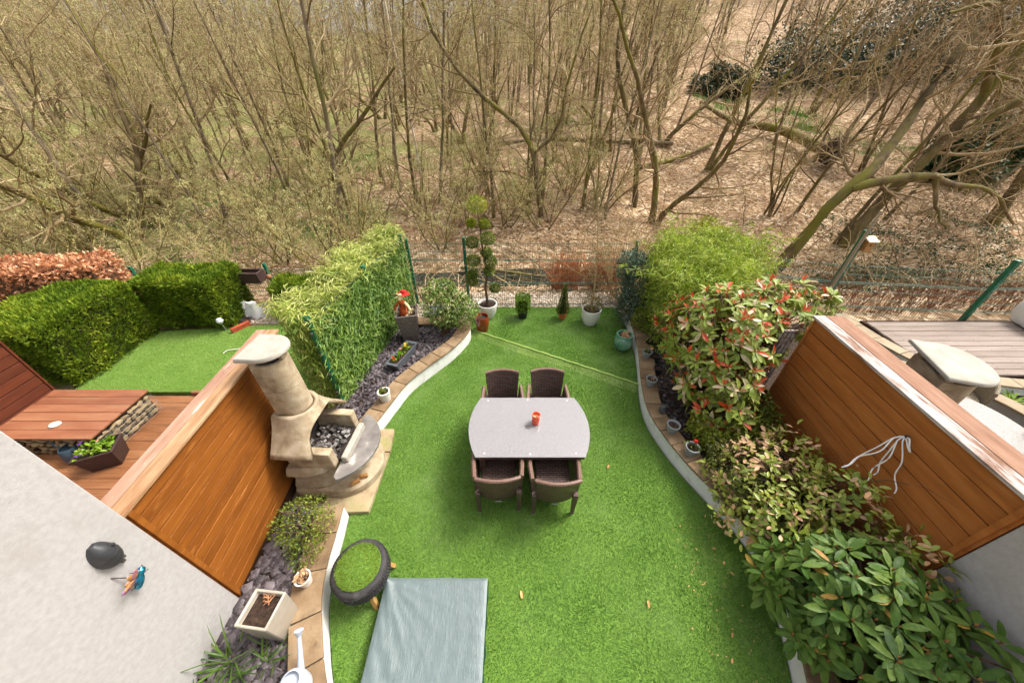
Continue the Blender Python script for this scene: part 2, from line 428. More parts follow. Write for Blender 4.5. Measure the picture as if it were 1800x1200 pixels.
# ------------------------------------------------------------------ lawns
PL1 = catmull([(-1.95,5.88),(-1.35,5.88),(-1.0,5.86),(-.85,5.72),(-.83,5.5),(-.93,5.2),(-1.13,4.82),(-1.42,4.42),(-1.68,4.03),(-1.82,3.62),(-1.93,3.25),(-1.98,3.1)])
PL2 = catmull([(-1.95,2.0),(-1.91,1.7),(-1.88,1.4),(-1.81,1.1),(-1.69,.84),(-1.52,.53),(-1.2,.1),(-1.1,-.2)])
PR = catmull([(2.42,6.2),(2.41,5.75),(2.31,4.9),(2.1,3.98),(2.03,3.43),(2.1,2.97),(2.25,2.5),(2.47,2.03),(2.6,1.68),(2.63,1.38),(2.58,1.09),(2.52,.85),(2.4,.5),(2.2,.1),(2.1,-.3)])
lawn_poly = [(-.98,6.75),(-.98,5.9)] + [tuple(p) for p in PL1[14:]] + [(-2.05,3.05),(-2.05,2.05)] + [tuple(p) for p in PL2] + [(-1.2,-.3)] + [tuple(p) for p in PR[::-1]] + [(2.42,6.75)]
SEAM = ((-.83,5.80),(2.16,4.19))
def side(P): return (SEAM[1][0]-SEAM[0][0])*(P[:,1]-SEAM[0][1]) - (SEAM[1][1]-SEAM[0][1])*(P[:,0]-SEAM[0][0])
M_turfbase = mat('turf_backing', [L(76,106,36), L(104,134,52)], rough=.95, scale=30, objrand=False)
M_turf = mat('turf_fibre', [(0,L(44,86,20)), (.3,L(84,128,46)), (.62,L(134,168,92)), (1,L(194,208,156))], rough=.55, scale=1.5, detail=8, island=.4, transl=.35, spec=.25, objrand=False)
M_turfL = mat('turf_fibre_pale', [(0,L(124,152,68)), (.5,L(156,180,94)), (1,L(194,206,136))], rough=.6, scale=3.2, detail=5, island=.5, transl=.35, spec=.2, objrand=False)
tag(MB().prism(lawn_poly, -.05, 0.0).build('lawn', M_turfbase, sm=False), kind='structure')
def turf(name, poly, z, dens, mt, lean_f, hb=.026, keep=None):
    a = np.array(poly); x, y = a[:,0], a[:,1]; area = .5*abs(np.dot(x, np.roll(y,1))-np.dot(y, np.roll(x,1)))
    P = sample_poly(poly, int(area*dens))
    n = len(P); base = np.concatenate([P, z + (ridge(P)[:,None] if keep else np.zeros((n,1)))], 1)
    ln = lean_f(P)                                      # (n,2) lean of the pile
    D = np.concatenate([ln + rng.normal(0,.38,(n,2)), np.ones((n,1))], 1); D = nrm(D)
    U = np.concatenate([rng.normal(0,1,(n,2)), np.zeros((n,1))], 1)
    V, F = leaf_np(base, D, U, hb*rng.uniform(.7,1.25,n), rng.uniform(.004,.0065,n), 'tri')
    return tag(link(name, mesh_np(name, V, F), mt), kind='stuff')
def ridge(P):
    d = side(P)/np.hypot(SEAM[1][0]-SEAM[0][0], SEAM[1][1]-SEAM[0][1])     # > 0 beyond the seam
    return np.where((d < 0) & (d > -.2), .036*(1+d/.2), 0.0)
def lean_main(P):
    s = side(P) > 0
    ph = 1.7*np.sin(.9*P[:,0]+1.1*P[:,1]) + 1.1*np.sin(2.1*P[:,0]-1.7*P[:,1]+.8) + .8*np.sin(4.3*P[:,0]+3.1*P[:,1]+2) + .6*np.sin(7.9*P[:,0]-6.3*P[:,1])
    am = .55 + .3*np.sin(1.3*P[:,0]+.7) + .25*np.sin(5.1*P[:,1]+3.7*P[:,0])
    lx = np.where(s, 1.0, -.15) + .8*am*np.cos(ph); ly = np.where(s, -.5, .1) + 1.0*am*np.sin(ph)
    return np.stack([lx, ly], 1)
o = turf('artificial_turf', lawn_poly, 0.0, 15000, M_turf, lean_main, .020, keep=True)
tag(o, 'green artificial turf pile between the curved white walls', 'turf')
lawnL_poly = [(-7.35,4.02),(-3.02,4.02),(-3.0,6.05),(-4.2,6.1),(-7.5,5.72)]
tag(MB().prism(lawnL_poly, -.04, .03).build('lawn', M_turfbase, sm=False), kind='structure')
o = turf('artificial_turf', lawnL_poly, .03, 6500, M_turfL, lambda P: np.stack([.2+.3*np.sin(2*P[:,1]), -.2+.3*np.sin(2.3*P[:,0])], 1), .024)
tag(o, 'pale green artificial turf in front of the clipped conifer hedges', 'turf')
# the raised overlap where the two pieces of turf are joined
sv = np.array(SEAM[1])-np.array(SEAM[0]); sl = np.linalg.norm(sv); sd = sv/sl; sn_ = np.array([-sd[1], sd[0]])
MBs = MB()
secs = []
for k in range(41):
    p = np.array(SEAM[0]) + sd*sl*k/40 + sn_*.006*math.sin(k*1.7)
    secs.append([(p[0]-sn_[0]*.19, p[1]-sn_[1]*.19, -.004), (p[0]-sn_[0]*.03, p[1]-sn_[1]*.03, .03), (p[0]-sn_[0]*.02, p[1]-sn_[1]*.02, .052), (p[0]+sn_[0]*.016, p[1]+sn_[1]*.016, .054), (p[0]+sn_[0]*.022, p[1]+sn_[1]*.022, .001)])
tag(MBs.loft(secs).build('turf_seam', M_turfL), 'pale raised seam running diagonally across the artificial lawn', 'turf seam')

# ------------------------------------------------------------------ planting beds
def bed(poly, z, name='bed_soil', m=M_soil):
    return tag(MB().prism(poly, -.1, z).build(name, m, sm=False), kind='structure')
def offs(path, d):
    t = np.gradient(path, axis=0); t = nrm(t); return path + np.stack([-t[:,1], t[:,0]], 1)*d
bedL1 = [(-2.66,3.2),(-2.66,5.8)] + [tuple(p) for p in offs(PL1, -.10)]
bedL2 = [(-2.6,-.25),(-2.6,2.0)] + [tuple(p) for p in offs(PL2, -.10)]
bedR = [tuple(p) for p in offs(PR, .10)] + [(3.6,-.3),(3.6,6.2)]
for p in (bedL1, bedL2, bedR): bed(p, .2)
def chips(name, label, poly, z, n, s0, s1, m, thick=.35, layers=.03, cat='chippings'):
    P = sample_poly(poly, n); k = 5
    V = np.zeros((n, 2*k, 3)); s = rng.uniform(s0, s1, n)
    th = rng.uniform(0, 6.28, n)[:,None] + np.arange(k)[None]*2*np.pi/k + rng.uniform(-.35,.35,(n,k)); rr = s[:,None]*rng.uniform(.6,1.15,(n,k)); el = rng.uniform(.55,1,n)[:,None]
    x = rr*np.cos(th); y = rr*np.sin(th)*el; rot = rng.uniform(0,6.28,n)[:,None]
    X = x*np.cos(rot)-y*np.sin(rot); Y = x*np.sin(rot)+y*np.cos(rot)
    a = rng.normal(0,.2,n)[:,None]; b = rng.normal(0,.2,n)[:,None]; zz = z + rng.uniform(0,layers,n)[:,None] + X*a + Y*b
    h = (s*thick)[:,None]
    for j, dz in ((0,0),(1,1)):
        V[:, j*k:(j+1)*k, 0] = P[:,:1]+X*(1-.12*j); V[:, j*k:(j+1)*k, 1] = P[:,1:]+Y*(1-.12*j); V[:, j*k:(j+1)*k, 2] = zz + h*dz
    f = [(5,6,7),(5,7,8),(5,8,9)] + [t for i in range(k) for t in ((i,(i+1)%k,k+(i+1)%k),(i,k+(i+1)%k,k+i))]
    F = (np.array(f)[None]+(np.arange(n)*2*k)[:,None,None]).reshape(-1,3)
    return tag(link(name, mesh_np(name, V.reshape(-1,3), F), m), label, cat, kind='stuff')
chips('slate_chippings', 'plum slate chippings in the bed below the bamboo screen', bedL1, .2, 2600, .024, .055, M_slate, .15)
chips('slate_chippings', 'plum slate chippings around the cream planter by the white wall', bedL2, .2, 2200, .028, .07, M_slate, .12)
chips('slate_chippings', 'dark slate chippings under the shrubs inside the right wall', bedR, .2, 2600, .02, .045, M_slate, .22)
grav = [(-2.25,5.95),(-1.0,5.95),(-1.0,6.95),(-2.2,6.95)]
bed(grav, -.01, 'gravel_bed', M_gravel)
chips('gravel', 'pale gravel between the bamboo and the back wire fence', grav, -.01, 2600, .012, .024, M_gravel, .7, .02, 'gravel')
grav2 = [(-5.9,6.1),(-3.0,6.15),(-3.0,6.95),(-5.9,6.95)]
bed(grav2, -.01, 'gravel_bed', M_gravel)
chips('gravel', 'pale gravel under the window box beside the clipped hedge', grav2, -.01, 2600, .014, .028, M_gravel, .7, .02, 'gravel')
grav3 = [(-1.0,6.76),(2.5,6.76),(2.5,7.5),(-1.0,7.5)]
chips('gravel', 'pale gravel and leaves along the foot of the back wire fence', grav3, -.05, 3000, .014, .03, M_gravel, .6, .02, 'gravel')

# ------------------------------------------------------------------ curved white retaining walls
def curved_wall(label, path, w, sgn, h=.25, stone=.30, mcop=M_coping, z0=-.05, wallm=M_whitewall):
    b = path[len(path)//2]; t = thing('retaining_wall', label, 'garden wall', (b[0], b[1], 0))
    inn = offs(path, sgn*w); outp = offs(path, sgn*.012)
    secs = [[(p[0],p[1],z0),(p[0],p[1],h),(q[0],q[1],h),(q[0],q[1],z0)] for p, q in zip(outp, offs(path, sgn*(w-.02)))]
    MB().loft(secs).build('rendered_wall', wallm, t, world=True)
    s = np.concatenate([[0], np.cumsum(np.linalg.norm(np.diff(path, axis=0), axis=1))]); n = int(round(s[-1]/stone)); cuts = np.linspace(0, s[-1], n+1)
    cuts[1:-1] += rng.uniform(-.05,.05,n-1)
    for k in range(n):
        ss = np.linspace(cuts[k]+.004, cuts[k+1]-.004, 4)
        o_ = offs(path, -sgn*.012); i_ = offs(path, sgn*(w+.01+rng.uniform(-.012,.02)))
        f = lambda A: np.stack([np.interp(ss, s, A[:,0]), np.interp(ss, s, A[:,1])], 1)
        A, B = f(o_), f(i_); dz = rng.uniform(-.004,.004); z1 = h+.035+dz
        MB().loft([[(a[0],a[1],h+.001),(a[0],a[1],z1),(b_[0],b_[1],z1+rng.uniform(-.002,.002)),(b_[0],b_[1],h+.001)] for a, b_ in zip(A,B)]).build('coping_stone', mcop, t, world=True, bev=.006)
    return t
curved_wall('curved white wall with sandstone coping below the bamboo screen', PL1, .21, -1)
curved_wall('white wall with sandstone coping beside the tyre stool', PL2, .25, -1, stone=.36)
curved_wall('long S-curved white wall with sandstone coping along the right flower bed', PR, .22, 1, stone=.27)

# ------------------------------------------------------------------ white party walls of the house
def party_wall(label, x0, x1):
    t = thing('party_wall', label, 'wall', ((x0+x1)/2, .2, 0))
    MB().box(x0, -1.2, -.1, x1, 1.11, 3.4).build('rendered_wall', M_white, t, world=True, bev=.01)
    return t
party_wall('white rendered wall carrying the black lamp beside the orange fence', -2.95, -2.6)
party_wall('white rendered wall at the end of the brown fence behind the rhododendron', 3.53, 3.9)

# ------------------------------------------------------------------ timber-clad fences
def clad_fence(name, label, xf, sgn, y0, y1, z0, z1, nb, thick, mb, caps, mtrim, bw_jit=.0):
    """boards on the face at x = xf; the fence body lies on the side -sgn"""
    t = thing(name, label, 'fence', (xf, (y0+y1)/2, 0))
    xb = xf - sgn*thick
    MB().box(min(xf-sgn*.022, xb), y0+.01, 0, max(xf-sgn*.022, xb), y1-.01, z1-.005).build('fence_core', M_darkwood, t, world=True, sm=False)
    h = (z1-z0)/nb
    me = None
    for k in range(nb):
        if me is None:
            ob = MB().bx((0,0,0), (.02, y1-y0-.05, h-.011)).build('board', mb, t, bev=.003); me = ob.data
        else:
            ob = link('board', me, None, t); m = ob.modifiers.new('bevel','BEVEL'); m.width=.003; m.segments=2
        ob.location = (-sgn*.01+random.uniform(-.0015,.0015), 0, z0+h*(k+.5)); ob.rotation_euler = (random.uniform(-.001,.001), random.uniform(-.02,.02), 0)
    for yy in (y0, y1):
        MB().box(min(xf+sgn*.004, xb), yy-.014, 0, max(xf+sgn*.004, xb), yy+.014, z1).build('end_board', mtrim, t, world=True, bev=.003)
    MB().box(min(xf+sgn*.0, xf+sgn*.028), y0+.005, z0, max(xf, xf+sgn*.028), y0+.045, z1-.002).build('corner_batten', mtrim, t, world=True, bev=.003)
    for (xa, xc, mc) in caps:
        cb = MB().box(min(xa,xc), y0-.03, z1+.002, max(xa,xc), y1+.03, z1+.032)
        cb.build('cap_board', mc, t, world=True, bev=.004)
    return t
clad_fence('timber_fence', 'orange stained timber fence behind the stone barbecue fireplace', -2.725, 1, 1.13, 3.27, .18, 1.79, 14, .20, M_fenceL,
           [(-2.815,-2.695,M_capB), (-2.94,-2.822,M_capA)], M_fenceL).rotation_euler = (0, 0, R_(3.6))
clad_fence('timber_fence', 'brown timber fence with peeling white cap behind the climbing shrub', 3.61, -1, 1.13, 3.46, .0, 1.86, 11, .30, M_fenceR,
           [(3.58,3.725,M_capW), (3.732,3.94,M_capBr)], M_fenceR).rotation_euler = (0, 0, R_(-3.6))
clad_fence('timber_fence', 'dark reddish timber fence at the left end of the plank bench', -7.02, 1, 1.0, 3.72, .0, 1.8, 13, .2, M_fenceFar, [(-7.25,-7.0,M_capBr)], M_fenceFar)

# ------------------------------------------------------------------ decks
def deck(label, x0, x1, y0, y1, z, bw, m, screws, gap=.006, skew=0.0, screw_dx=.42):
    d = tag(MB().box(x0, y0, z-.12, x1, y1, z-.035).build('deck', M_darkwood, sm=False), label, 'decking', kind='structure')
    n = int((y1-y0)/bw); me = None; sme = None
    for k in range(n):
        if me is None:
            mb_ = MB(); prof = [(-bw/2+gap/2,-.03),(-bw/2+gap/2,0)]
            ng = 7
            for g in range(ng):                         # grooved top
                a = -bw/2+gap/2 + (bw-gap)*(g+.5)/ng; w_ = (bw-gap)/ng*.28
                prof += [(a-w_,0),(a-w_*.5,-.0035),(a+w_*.5,-.0035),(a+w_,0)]
            prof += [(bw/2-gap/2,0),(bw/2-gap/2,-.03)]
            secs = [[(x,p[0],p[1]) for p in prof] for x in (x0, x1)]
            b = mb_.loft(secs).build('deck_board', m, d, sm=False); me = b.data
        else: b = link('deck_board', me, None, d)
        b.location = (random.uniform(-.01,.01), y0+bw*(k+.5), z+random.uniform(-.0015,.0015))
        if screws:
            q = MB()
            x = x0+.2
            while x < x1:
                for dy in (-bw*.28, bw*.28): q.lathe([(.007,0),(.007,.0015),(.003,.002)], 6, (x+.03*(dy>0), dy, .001))
                x += screw_dx
            if sme is None: so = q.build('screws', M_screw, b, sm=False); sme = so.data
            else: so = link('screws', sme, None, b)
            so['kind'] = 'stuff'
    return d
deck('oiled timber decking left of the orange fence', -7.0, -3.02, 1.0, 3.96, .0, .148, M_deckL, True)
tag(MB().box(-5.3, 3.965, -.05, -3.02, 4.02, .07).build('edging_board', M_bench, bev=.004), 'timber edging board between the decking and the pale lawn', 'edging')
tag(MB().box(4.0, .6, -.1, 14, 5.62, .30).build('terrace', M_soil, sm=False), kind='structure')
deck('silvered timber decking under the white square planter', 6.85, 11.2, 3.98, 5.58, .45, .15, M_deckR, True, gap=.012)

# ------------------------------------------------------------------ green wire fences
def wire_fence(label, posts, zt, zb, post_w=.06, extra=.06, rows=(0,), step=.05):
    """posts: list of (x, y, ztop, zbase); panels of welded wire between them"""
    t = thing('wire_fence', label, 'fence', (posts[0][0], posts[0][1], posts[0][3]))
    for (x, y, a, b) in posts:
        p = MB().box(x-post_w/2, y-post_w/2, b-.1, x+post_w/2, y+post_w/2, a).box(x-post_w/2-.004, y-post_w/2-.004, a+.001, x+post_w/2+.004, y+post_w/2+.004, a+.014)
        po = p.build('post', M_green, t, world=True, bev=.004)
        q = MB()
        for kz in range(4): q.bx((x-posts[0][0], y-posts[0][1]-post_w/2-.008, b+(a-b)*(.2+.22*kz)-posts[0][3]), (.03,.014,.022))
        qq = q.build('panel_clamps', M_wiregrey, po, sm=False); qq['kind'] = 'stuff'
    for (p, q) in zip(posts[:-1], posts[1:]):
        A = np.array(p[:2]); B = np.array(q[:2]); Ln = np.linalg.norm(B-A); n = int(Ln/step)
        za, zb_ = min(p[2], zt), min(q[2], zt)
        s = (np.arange(n)+.5)/n; xy = A+(B-A)*s[:,None]; top = za+(zb_-za)*s; bot = p[3]+(q[3]-p[3])*s+.03
        PV = np.stack([np.concatenate([xy, bot[:,None]],1), np.concatenate([xy, top[:,None]],1)], 1)
        parts = [tubes_np(PV, np.full((n,2), .0034), 3)]
        hz = []
        m = 8; dn = np.array([-(B-A)[1], (B-A)[0]])/Ln
        for r in range(m+1):
            f = r/m
            for off_ in ((0,0),) if r % 3 else ((0,-.02),(.02,0),(0,.02)):
                a3 = [*(A+dn*off_[0]), p[3]+.04+(za-p[3]-.06)*f+off_[1]]; b3 = [*(B+dn*off_[0]), q[3]+.04+(zb_-q[3]-.06)*f+off_[1]]
                hz.append([a3, b3])
        parts.append(tubes_np(np.array(hz), np.full((len(hz),2), .0042), 4))
        V, F = joinVF(parts); V = V - np.array([posts[0][0], posts[0][1], posts[0][3]])
        w_ = link('wire_panel', mesh_np('wire_panel', V, F), M_wire, t); w_['kind'] = 'stuff'
    return t
wire_fence('tall green wire fence across the back of the artificial lawn', [(-2.2,6.9,1.55,-.05),(-1.0,6.88,1.58,-.05),(2.62,6.9,1.5,-.05)], 1.48, -.05)
wire_fence('green wire fence holding up the bamboo screen', [(-2.6,3.62,1.78,.15),(-2.4,5.1,1.78,.15),(-2.18,6.5,1.78,.1)], 1.72, .1)
wire_fence('low green wire fence behind the left hedges', [(-11.4,6.95,.9,-.05),(-8.4,6.95,.9,-.05),(-5.42,6.95,.98,-.05),(-2.5,6.95,.95,-.05)], .86, -.05, .055)
wire_fence('green wire fence with leaning corner posts behind the silvered decking', [(3.6,6.6,1.5,-.05),(6.25,5.95,2.05,0),(8.95,5.66,1.62,0),(11.9,5.66,1.62,0)], 1.42, 0, .075)

# ------------------------------------------------------------------ stone barbecue fireplaces
M_bbq = mat('cast_stone', [L(134,116,90), L(168,150,122), L(188,172,148)], rough=.92, scale=7, detail=10, bump=.8, bscale=80, dirt=L(104,88,66), dirt_scale=3.2, dirt_lo=.52, dirt_hi=.8, bdist=.006)
M_bbqcap = mat('pale_cast_stone', [L(150,143,130), L(172,166,154)], rough=.92, scale=9, detail=10, bump=.4, bscale=60, dirt=L(160,146,122), dirt_scale=6, dirt_lo=.6, dirt_hi=.74)
M_shelf = mat('slate_shelf', [L(92,86,82), L(120,114,108), L(144,138,130)], rough=.5, scale=5, detail=9, bump=.15, dirt=L(196,186,174), dirt_scale=5, dirt_lo=.6, dirt_hi=.72)
M_soot = mat('soot_brick', [L(30,26,24), L(62,54,48)], rough=.95, scale=10, bump=.4)
M_ash = mat('ash_and_charcoal', [L(38,34,32), L(92,86,82), L(160,154,148)], rough=.95, scale=14, island=.8)
M_log = mat('split_log', [L(150,104,56), L(184,136,82)], rough=.8, scale=8, stretch=(1,4,4))

def dsec(w, d, z, n=20, x0=0.0):
    """D-shaped section: flat back on x = x0, round front reaching x0 + d"""
    r = w/2; pts = [(x0, -r, z)]
    e = min(r, d*.75)
    for i in range(n+1):
        a = -math.pi/2 + math.pi*i/n
        pts.append((x0 + d - e + e*math.cos(a), r*math.sin(a), z))
    pts.append((x0, r, z))
    return pts

def fireplace(label, loc, rz, full=True):
    t = thing('barbecue_fireplace', label, 'barbecue', loc, rz)
    n = 20
    # plinth and hearth
    MB().loft([dsec(.86,.92,0),dsec(.86,.92,.10),dsec(.82,.88,.13)]).build('hearth_base', M_bbq, t, bev=.008)
    MB().loft([dsec(.80,.62,.131),dsec(.80,.62,.17),dsec(.70,.56,.24),dsec(.68,.54,.40)]).build('pedestal', M_bbq, t, bev=.008)
    MB().loft([dsec(.84,.60,.401),dsec(.84,.60,.43),dsec(.74,.55,.50)]).build('waist_moulding', M_bbq, t, bev=.006)
    # firebox: two cheeks, back wall, floor
    for s in (-1,1):
        MB().box(.04, s*.29-.05, .502, .58, s*.29+.05, .76).build('cheek', M_bbq, t, bev=.012)
    MB().box(.02, -.239, .502, .1, .239, .80).build('back_wall', M_soot, t, bev=.005)
    for k in range(5): MB().box(.101, -.235, .52+k*.045, .112, .235, .555+k*.045).build('fire_brick', M_soot, t, bev=.003)
    MB().box(.1, -.239, .502, .62, .239, .53).build('fire_floor', M_soot, t)
    q = MB()
    for k in range(130):
        s = random.uniform(.012,.04); M3 = Matrix.Rotation(random.uniform(0,3), 3, 'Z') @ Matrix.Rotation(random.uniform(0,1.5), 3, 'X')
        q.bx((random.uniform(.16,.56), random.uniform(-.21,.21), .535+random.uniform(0,.05)), (s*1.6, s, s*.8), M=M3)
    q.build('ash_bed', M_ash, t, sm=False)['kind'] = 'stuff'
    MB().box(.63, -.26, .502, .70, .26, .60).build('front_bar', M_bbqcap, t, bev=.012)
    # slate shelf, a segment of a disc
    sh = []
    for i in range(25):
        a = -R_(64) + R_(128)*i/24; sh.append((.41+.54*math.cos(a), .535*math.sin(a)))
    MB().prism(sh + [(.60,.44),(.60,-.44)], .455, .501).build('shelf', M_shelf, t, bev=.006)
    # hood with arched mouth
    cols = []
    top = dsec(.33,.31,1.20,n,.06); mid = dsec(.42,.38,1.02,n,.04); low = dsec(.84,.72,.77,n,.02)
    K = 10; N_ = len(top)
    for k in range(K+1):
        row = []
        for i in range(N_):
            c = (i-1)/n if 1 <= i <= n+1 else (0 if i < 1 else 1)
            u = abs(c-.5)*2
            tm = 1.0 if (u > .80 or i in (0, N_-1)) else 1.0 - .70*math.sqrt(max(0, 1-(u/.80)**2))
            s_ = tm*k/K
            A, B, C_ = Vector(top[i]), Vector(mid[i]), Vector(low[i])
            p = A*(1-s_)**2 + B*2*s_*(1-s_) + C_*s_*s_
            row.append(p)
        cols.append(row)
    hb = MB(); hb.loft(cols, False, False)
    ho = hb.build('hood', M_bbq, t, ang=50)
    sm_ = ho.modifiers.new('shell','SOLIDIFY'); sm_.thickness = .05; sm_.offset = -1
    # chimney in two sections and its cap
    MB().loft([dsec(.315,.30,1.201,x0=.065),dsec(.31,.295,1.53,x0=.065)]).build('chimney_section', M_bbq, t)
    MB().loft([dsec(.31,.295,1.534,x0=.065),dsec(.30,.29,1.885,x0=.065)]).build('chimney_section', M_bbq, t, bev=.004)
    MB().loft([dsec(.24,.22,1.886,x0=.09),dsec(.24,.22,1.92,x0=.09)]).build('flue', M_soot, t)
    for (x,y) in ((.10,-.115),(.10,.115),(.31,0)): MB().bx((x,y,1.931),(.06,.06,.09)).build('cap_block', M_bbq, t, bev=.006)
    MB().loft([dsec(.42,.40,1.977,28,.01),dsec(.42,.40,2.005,28,.01),dsec(.40,.38,2.026,28,.015)]).build('cap', M_bbqcap, t, bev=.008)
    return t
fp = fireplace('cream cast stone barbecue fireplace with chimney standing against the orange fence', (-2.62, 2.64, .06), R_(-3))
fp2 = fireplace('pale stone barbecue chimney with rounded cap beyond the brown fence', (4.30, 2.72, .14), R_(-18))
fp2.scale = (1.3,1.62,.86)
for k, (a, b, c) in enumerate(((-1.86,2.38,.25),(-1.93,2.30,.6))):
    lg = MB().bx((0,0,.03), (.10,.035,.05)).bx((.005,.0,.0601), (.08,.02,.012), .2).build('split_log', M_log, bev=.004, loc=(a, b, .192), rot=(0,0,c))
    tag(lg, ('small split log on the fireplace base, nearer the lawn', 'small split log on the fireplace base, nearer the fence')[k], 'log', 'split logs on the fireplace base')
# paving slabs in front of the fireplace
M_slab = mat('mossy_paver', [L(122,104,78), L(164,144,112), L(180,164,130)], rough=.9, scale=6, detail=9, bump=.4, bscale=40, dirt=L(126,124,70), dirt_scale=3, dirt_lo=.5, dirt_hi=.75)
for poly, lab in (([(-2.3,3.24),(-1.745,3.24),(-1.70,2.86),(-2.3,2.8)], 'mossy paving slab at the far corner of the barbecue hearth'),
                  ([(-2.3,2.78),(-1.705,2.84),(-1.72,2.02),(-2.3,2.0)], 'tan paving slab beside the lawn in front of the barbecue'),
                  ):
    tag(MB().prism(poly, -.04, .058).build('paving_slab', M_slab, bev=.006), lab, 'paving slab', 'paving slabs round the fireplace')

# ------------------------------------------------------------------ rattan dining set
M_rattan = weave_mat('brown_rattan', L(106,82,72), L(80,60,52), L(24,17,14), .075, .027, rough=.42, spec=.5)
M_rattanrim = mat('rattan_edge', [L(92,66,54), L(124,96,82)], rough=.45, scale=60, stretch=(1,1,1), spec=.5)
M_foot = plain('foot_cap_plastic', L(150,146,140), .5)
def make_chair():
    t = thing('rattan_chair', 'x', 'chair')
    n = 12
    def backpt(u, v, off=0.0):      # u -1..1 across, v 0..1 up
        hw = .20 + .04*v
        x = hw*u; y = -.265 - .125*v + .05*u*u - off; z = .28 + (.555 + .01*(1-u*u))*v
        return (x, y, z)
    def sheet(f, U, V, th):
        a = [[f(u, v, 0) for u in U] for v in V]; b = [[f(u, v, th) for u in U] for v in V]
        m = MB(); nu, nv = len(U), len(V)
        v_ = [p for r in a for p in r] + [p for r in b for p in r]; o = nu*nv; F = []
        for j in range(nv-1):
            for i in range(nu-1):
                q = j*nu+i; F.append((q,q+1,q+nu+1,q+nu)); F.append((o+q,o+q+nu,o+q+nu+1,o+q+1))
        for j in range(nv-1):
            q = j*nu; F.append((q,q+nu,o+q+nu,o+q)); q = j*nu+nu-1; F.append((q+nu,q,o+q,o+q+nu))
        for i in range(nu-1):
            F.append((i+1,i,o+i,o+i+1)); q = (nv-1)*nu+i; F.append((q,q+1,o+q+1,o+q))
        return m.add(v_, F)
    U = [-1+2*i/n for i in range(n+1)]
    bk = sheet(backpt, U, [0,.2,.4,.6,.8,1], .035).build('backrest', M_rattan, t)
    MB().tube([Vector(backpt(u, 1.0, .017)) + Vector((0,0,.006)) for u in U], .021, 8).build('top_rail', M_rattanrim, bk)
    MB().bx((0, -.349, .345), (.07,.004,.012)).build('badge', M_foot, bk)
    MB().loft([[(-.20,-.26,.38),(.20,-.26,.38),(.215,.25,.38),(-.215,.25,.38)],[(-.20,-.26,.44),(.20,-.26,.44),(.215,.25,.44),(-.215,.25,.44)]]).build('seat', M_rattan, t, bev=.012)
    for s in (-1,1):
        def armpt(u, v, off, s=s):   # u 0..1 back to front, v 0..1 up
            y = -.25 + .52*u; x = s*(.215+.025*v+.02*math.sin(math.pi*u)+off); top = .67 - .03*u - .07*u**4
            return (x, y, .28 + (top-.28)*v)
        W = [i/8 for i in range(9)]
        ar = sheet(armpt, W, [0,.35,.7,1], .04).build('arm', M_rattan, t)
        bpy_fix(ar)
        MB().tube([Vector(armpt(u,1.0,.02))+Vector((0,0,.004)) for u in W], .026, 8).build('arm_rail', M_rattanrim, ar)
        for (y, y1) in ((-.27,-.30),(.245,.255)):
            lg = MB().sq([(.02,.025),(.028,.33),(.03,.45)], (s*.235, (y+y1)/2, 0)).build('leg', M_rattan, t, bev=.006)
            MB().sq([(.018,.0),(.018,.024)], (s*.235, (y+y1)/2, 0)).build('foot_cap', M_foot, lg, bev=.003)
    return t
def bpy_fix(o):
    import bmesh
    b = bmesh.new(); b.from_mesh(o.data); bmesh.ops.recalc_face_normals(b, faces=b.faces); b.to_mesh(o.data); b.free()
ch0 = make_chair()
spots = [((-.165,2.34,0), .04, 'brown rattan chair nearest the camera on the left of the table'), ((.485,2.31,0), 0.0, 'brown rattan chair nearest the camera on the right of the table'),
         ((-.13,3.25,0), math.pi+.03, 'brown rattan chair on the far side of the table, left'), ((.50,3.27,0), math.pi-.02, 'brown rattan chair on the far side of the table, right')]
for i, (p, r, lab) in enumerate(spots):
    c = ch0 if i == 0 else copy_tree(ch0)
    c.location = p; c.rotation_euler = (0,0,r); tag(c, lab, 'chair', 'rattan chairs round the table')
def table_outline(hw, hd, bul, n=14):
    pts = []
    for i in range(n+1):
        a = i/n; y = -hd+2*hd*a; pts.append((hw+bul*(1-(y/hd)**2), y))
    for i in range(n+1):
        a = i/n; y = hd-2*hd*a; pts.append((-hw-bul*(1-(y/hd)**2), y))
    return pts
M_tabletop = weave_mat('weave_with_sky_reflection', L(150,147,147), L(144,141,141), L(120,116,115), .03, .014, rough=.16, coat=.5, spec=.6)  # pale grey stands for bright sky mirrored in the glass, painted into the weave
tb = thing('dining_table', 'rattan dining table with pale glass top and bowed ends', 'table', (.21,2.765,0))
MB().prism(table_outline(.625,.455,.115), .672, .722).build('table_rim', M_rattan, tb, bev=.01)
gl = MB().prism(table_outline(.632,.462,.118), .7235, .7335).build('glass_top', M_tabletop, tb, bev=.003)
MB().lathe([(.0,.0),(.033,.0),(.033,.003),(.026,.0055),(0,.0055)], 24, (-.01,-.03,.7345)).build('parasol_hole_plug', plain('grey_plug', L(112,104,100), .5), tb)
for (x, y) in ((-.56,-.3925),(.56,-.3925),(-.56,.3925),(.56,.3925)):
    lg = MB().sq([(.03,.02),(.038,.671)], (x,y,0)).build('leg', M_rattan, tb, bev=.006)
    MB().sq([(.026,0),(.026,.019)], (x,y,0)).build('foot_cap', M_foot, lg)
MB().box(-.53,-.018,.60,.53,.018,.66).build('stretcher', M_rattan, tb)
for (x,y) in ((-.53,-.41),(.53,-.41),(0,-.42),(-.53,.41),(.53,.41),(0,.42)): MB().lathe([(0,0),(.009,0),(.009,.001),(0,.0012)],10,(x,y,.7338)).build('glass_pad', plain('clear_pad', L(226,222,220), .2), tb)
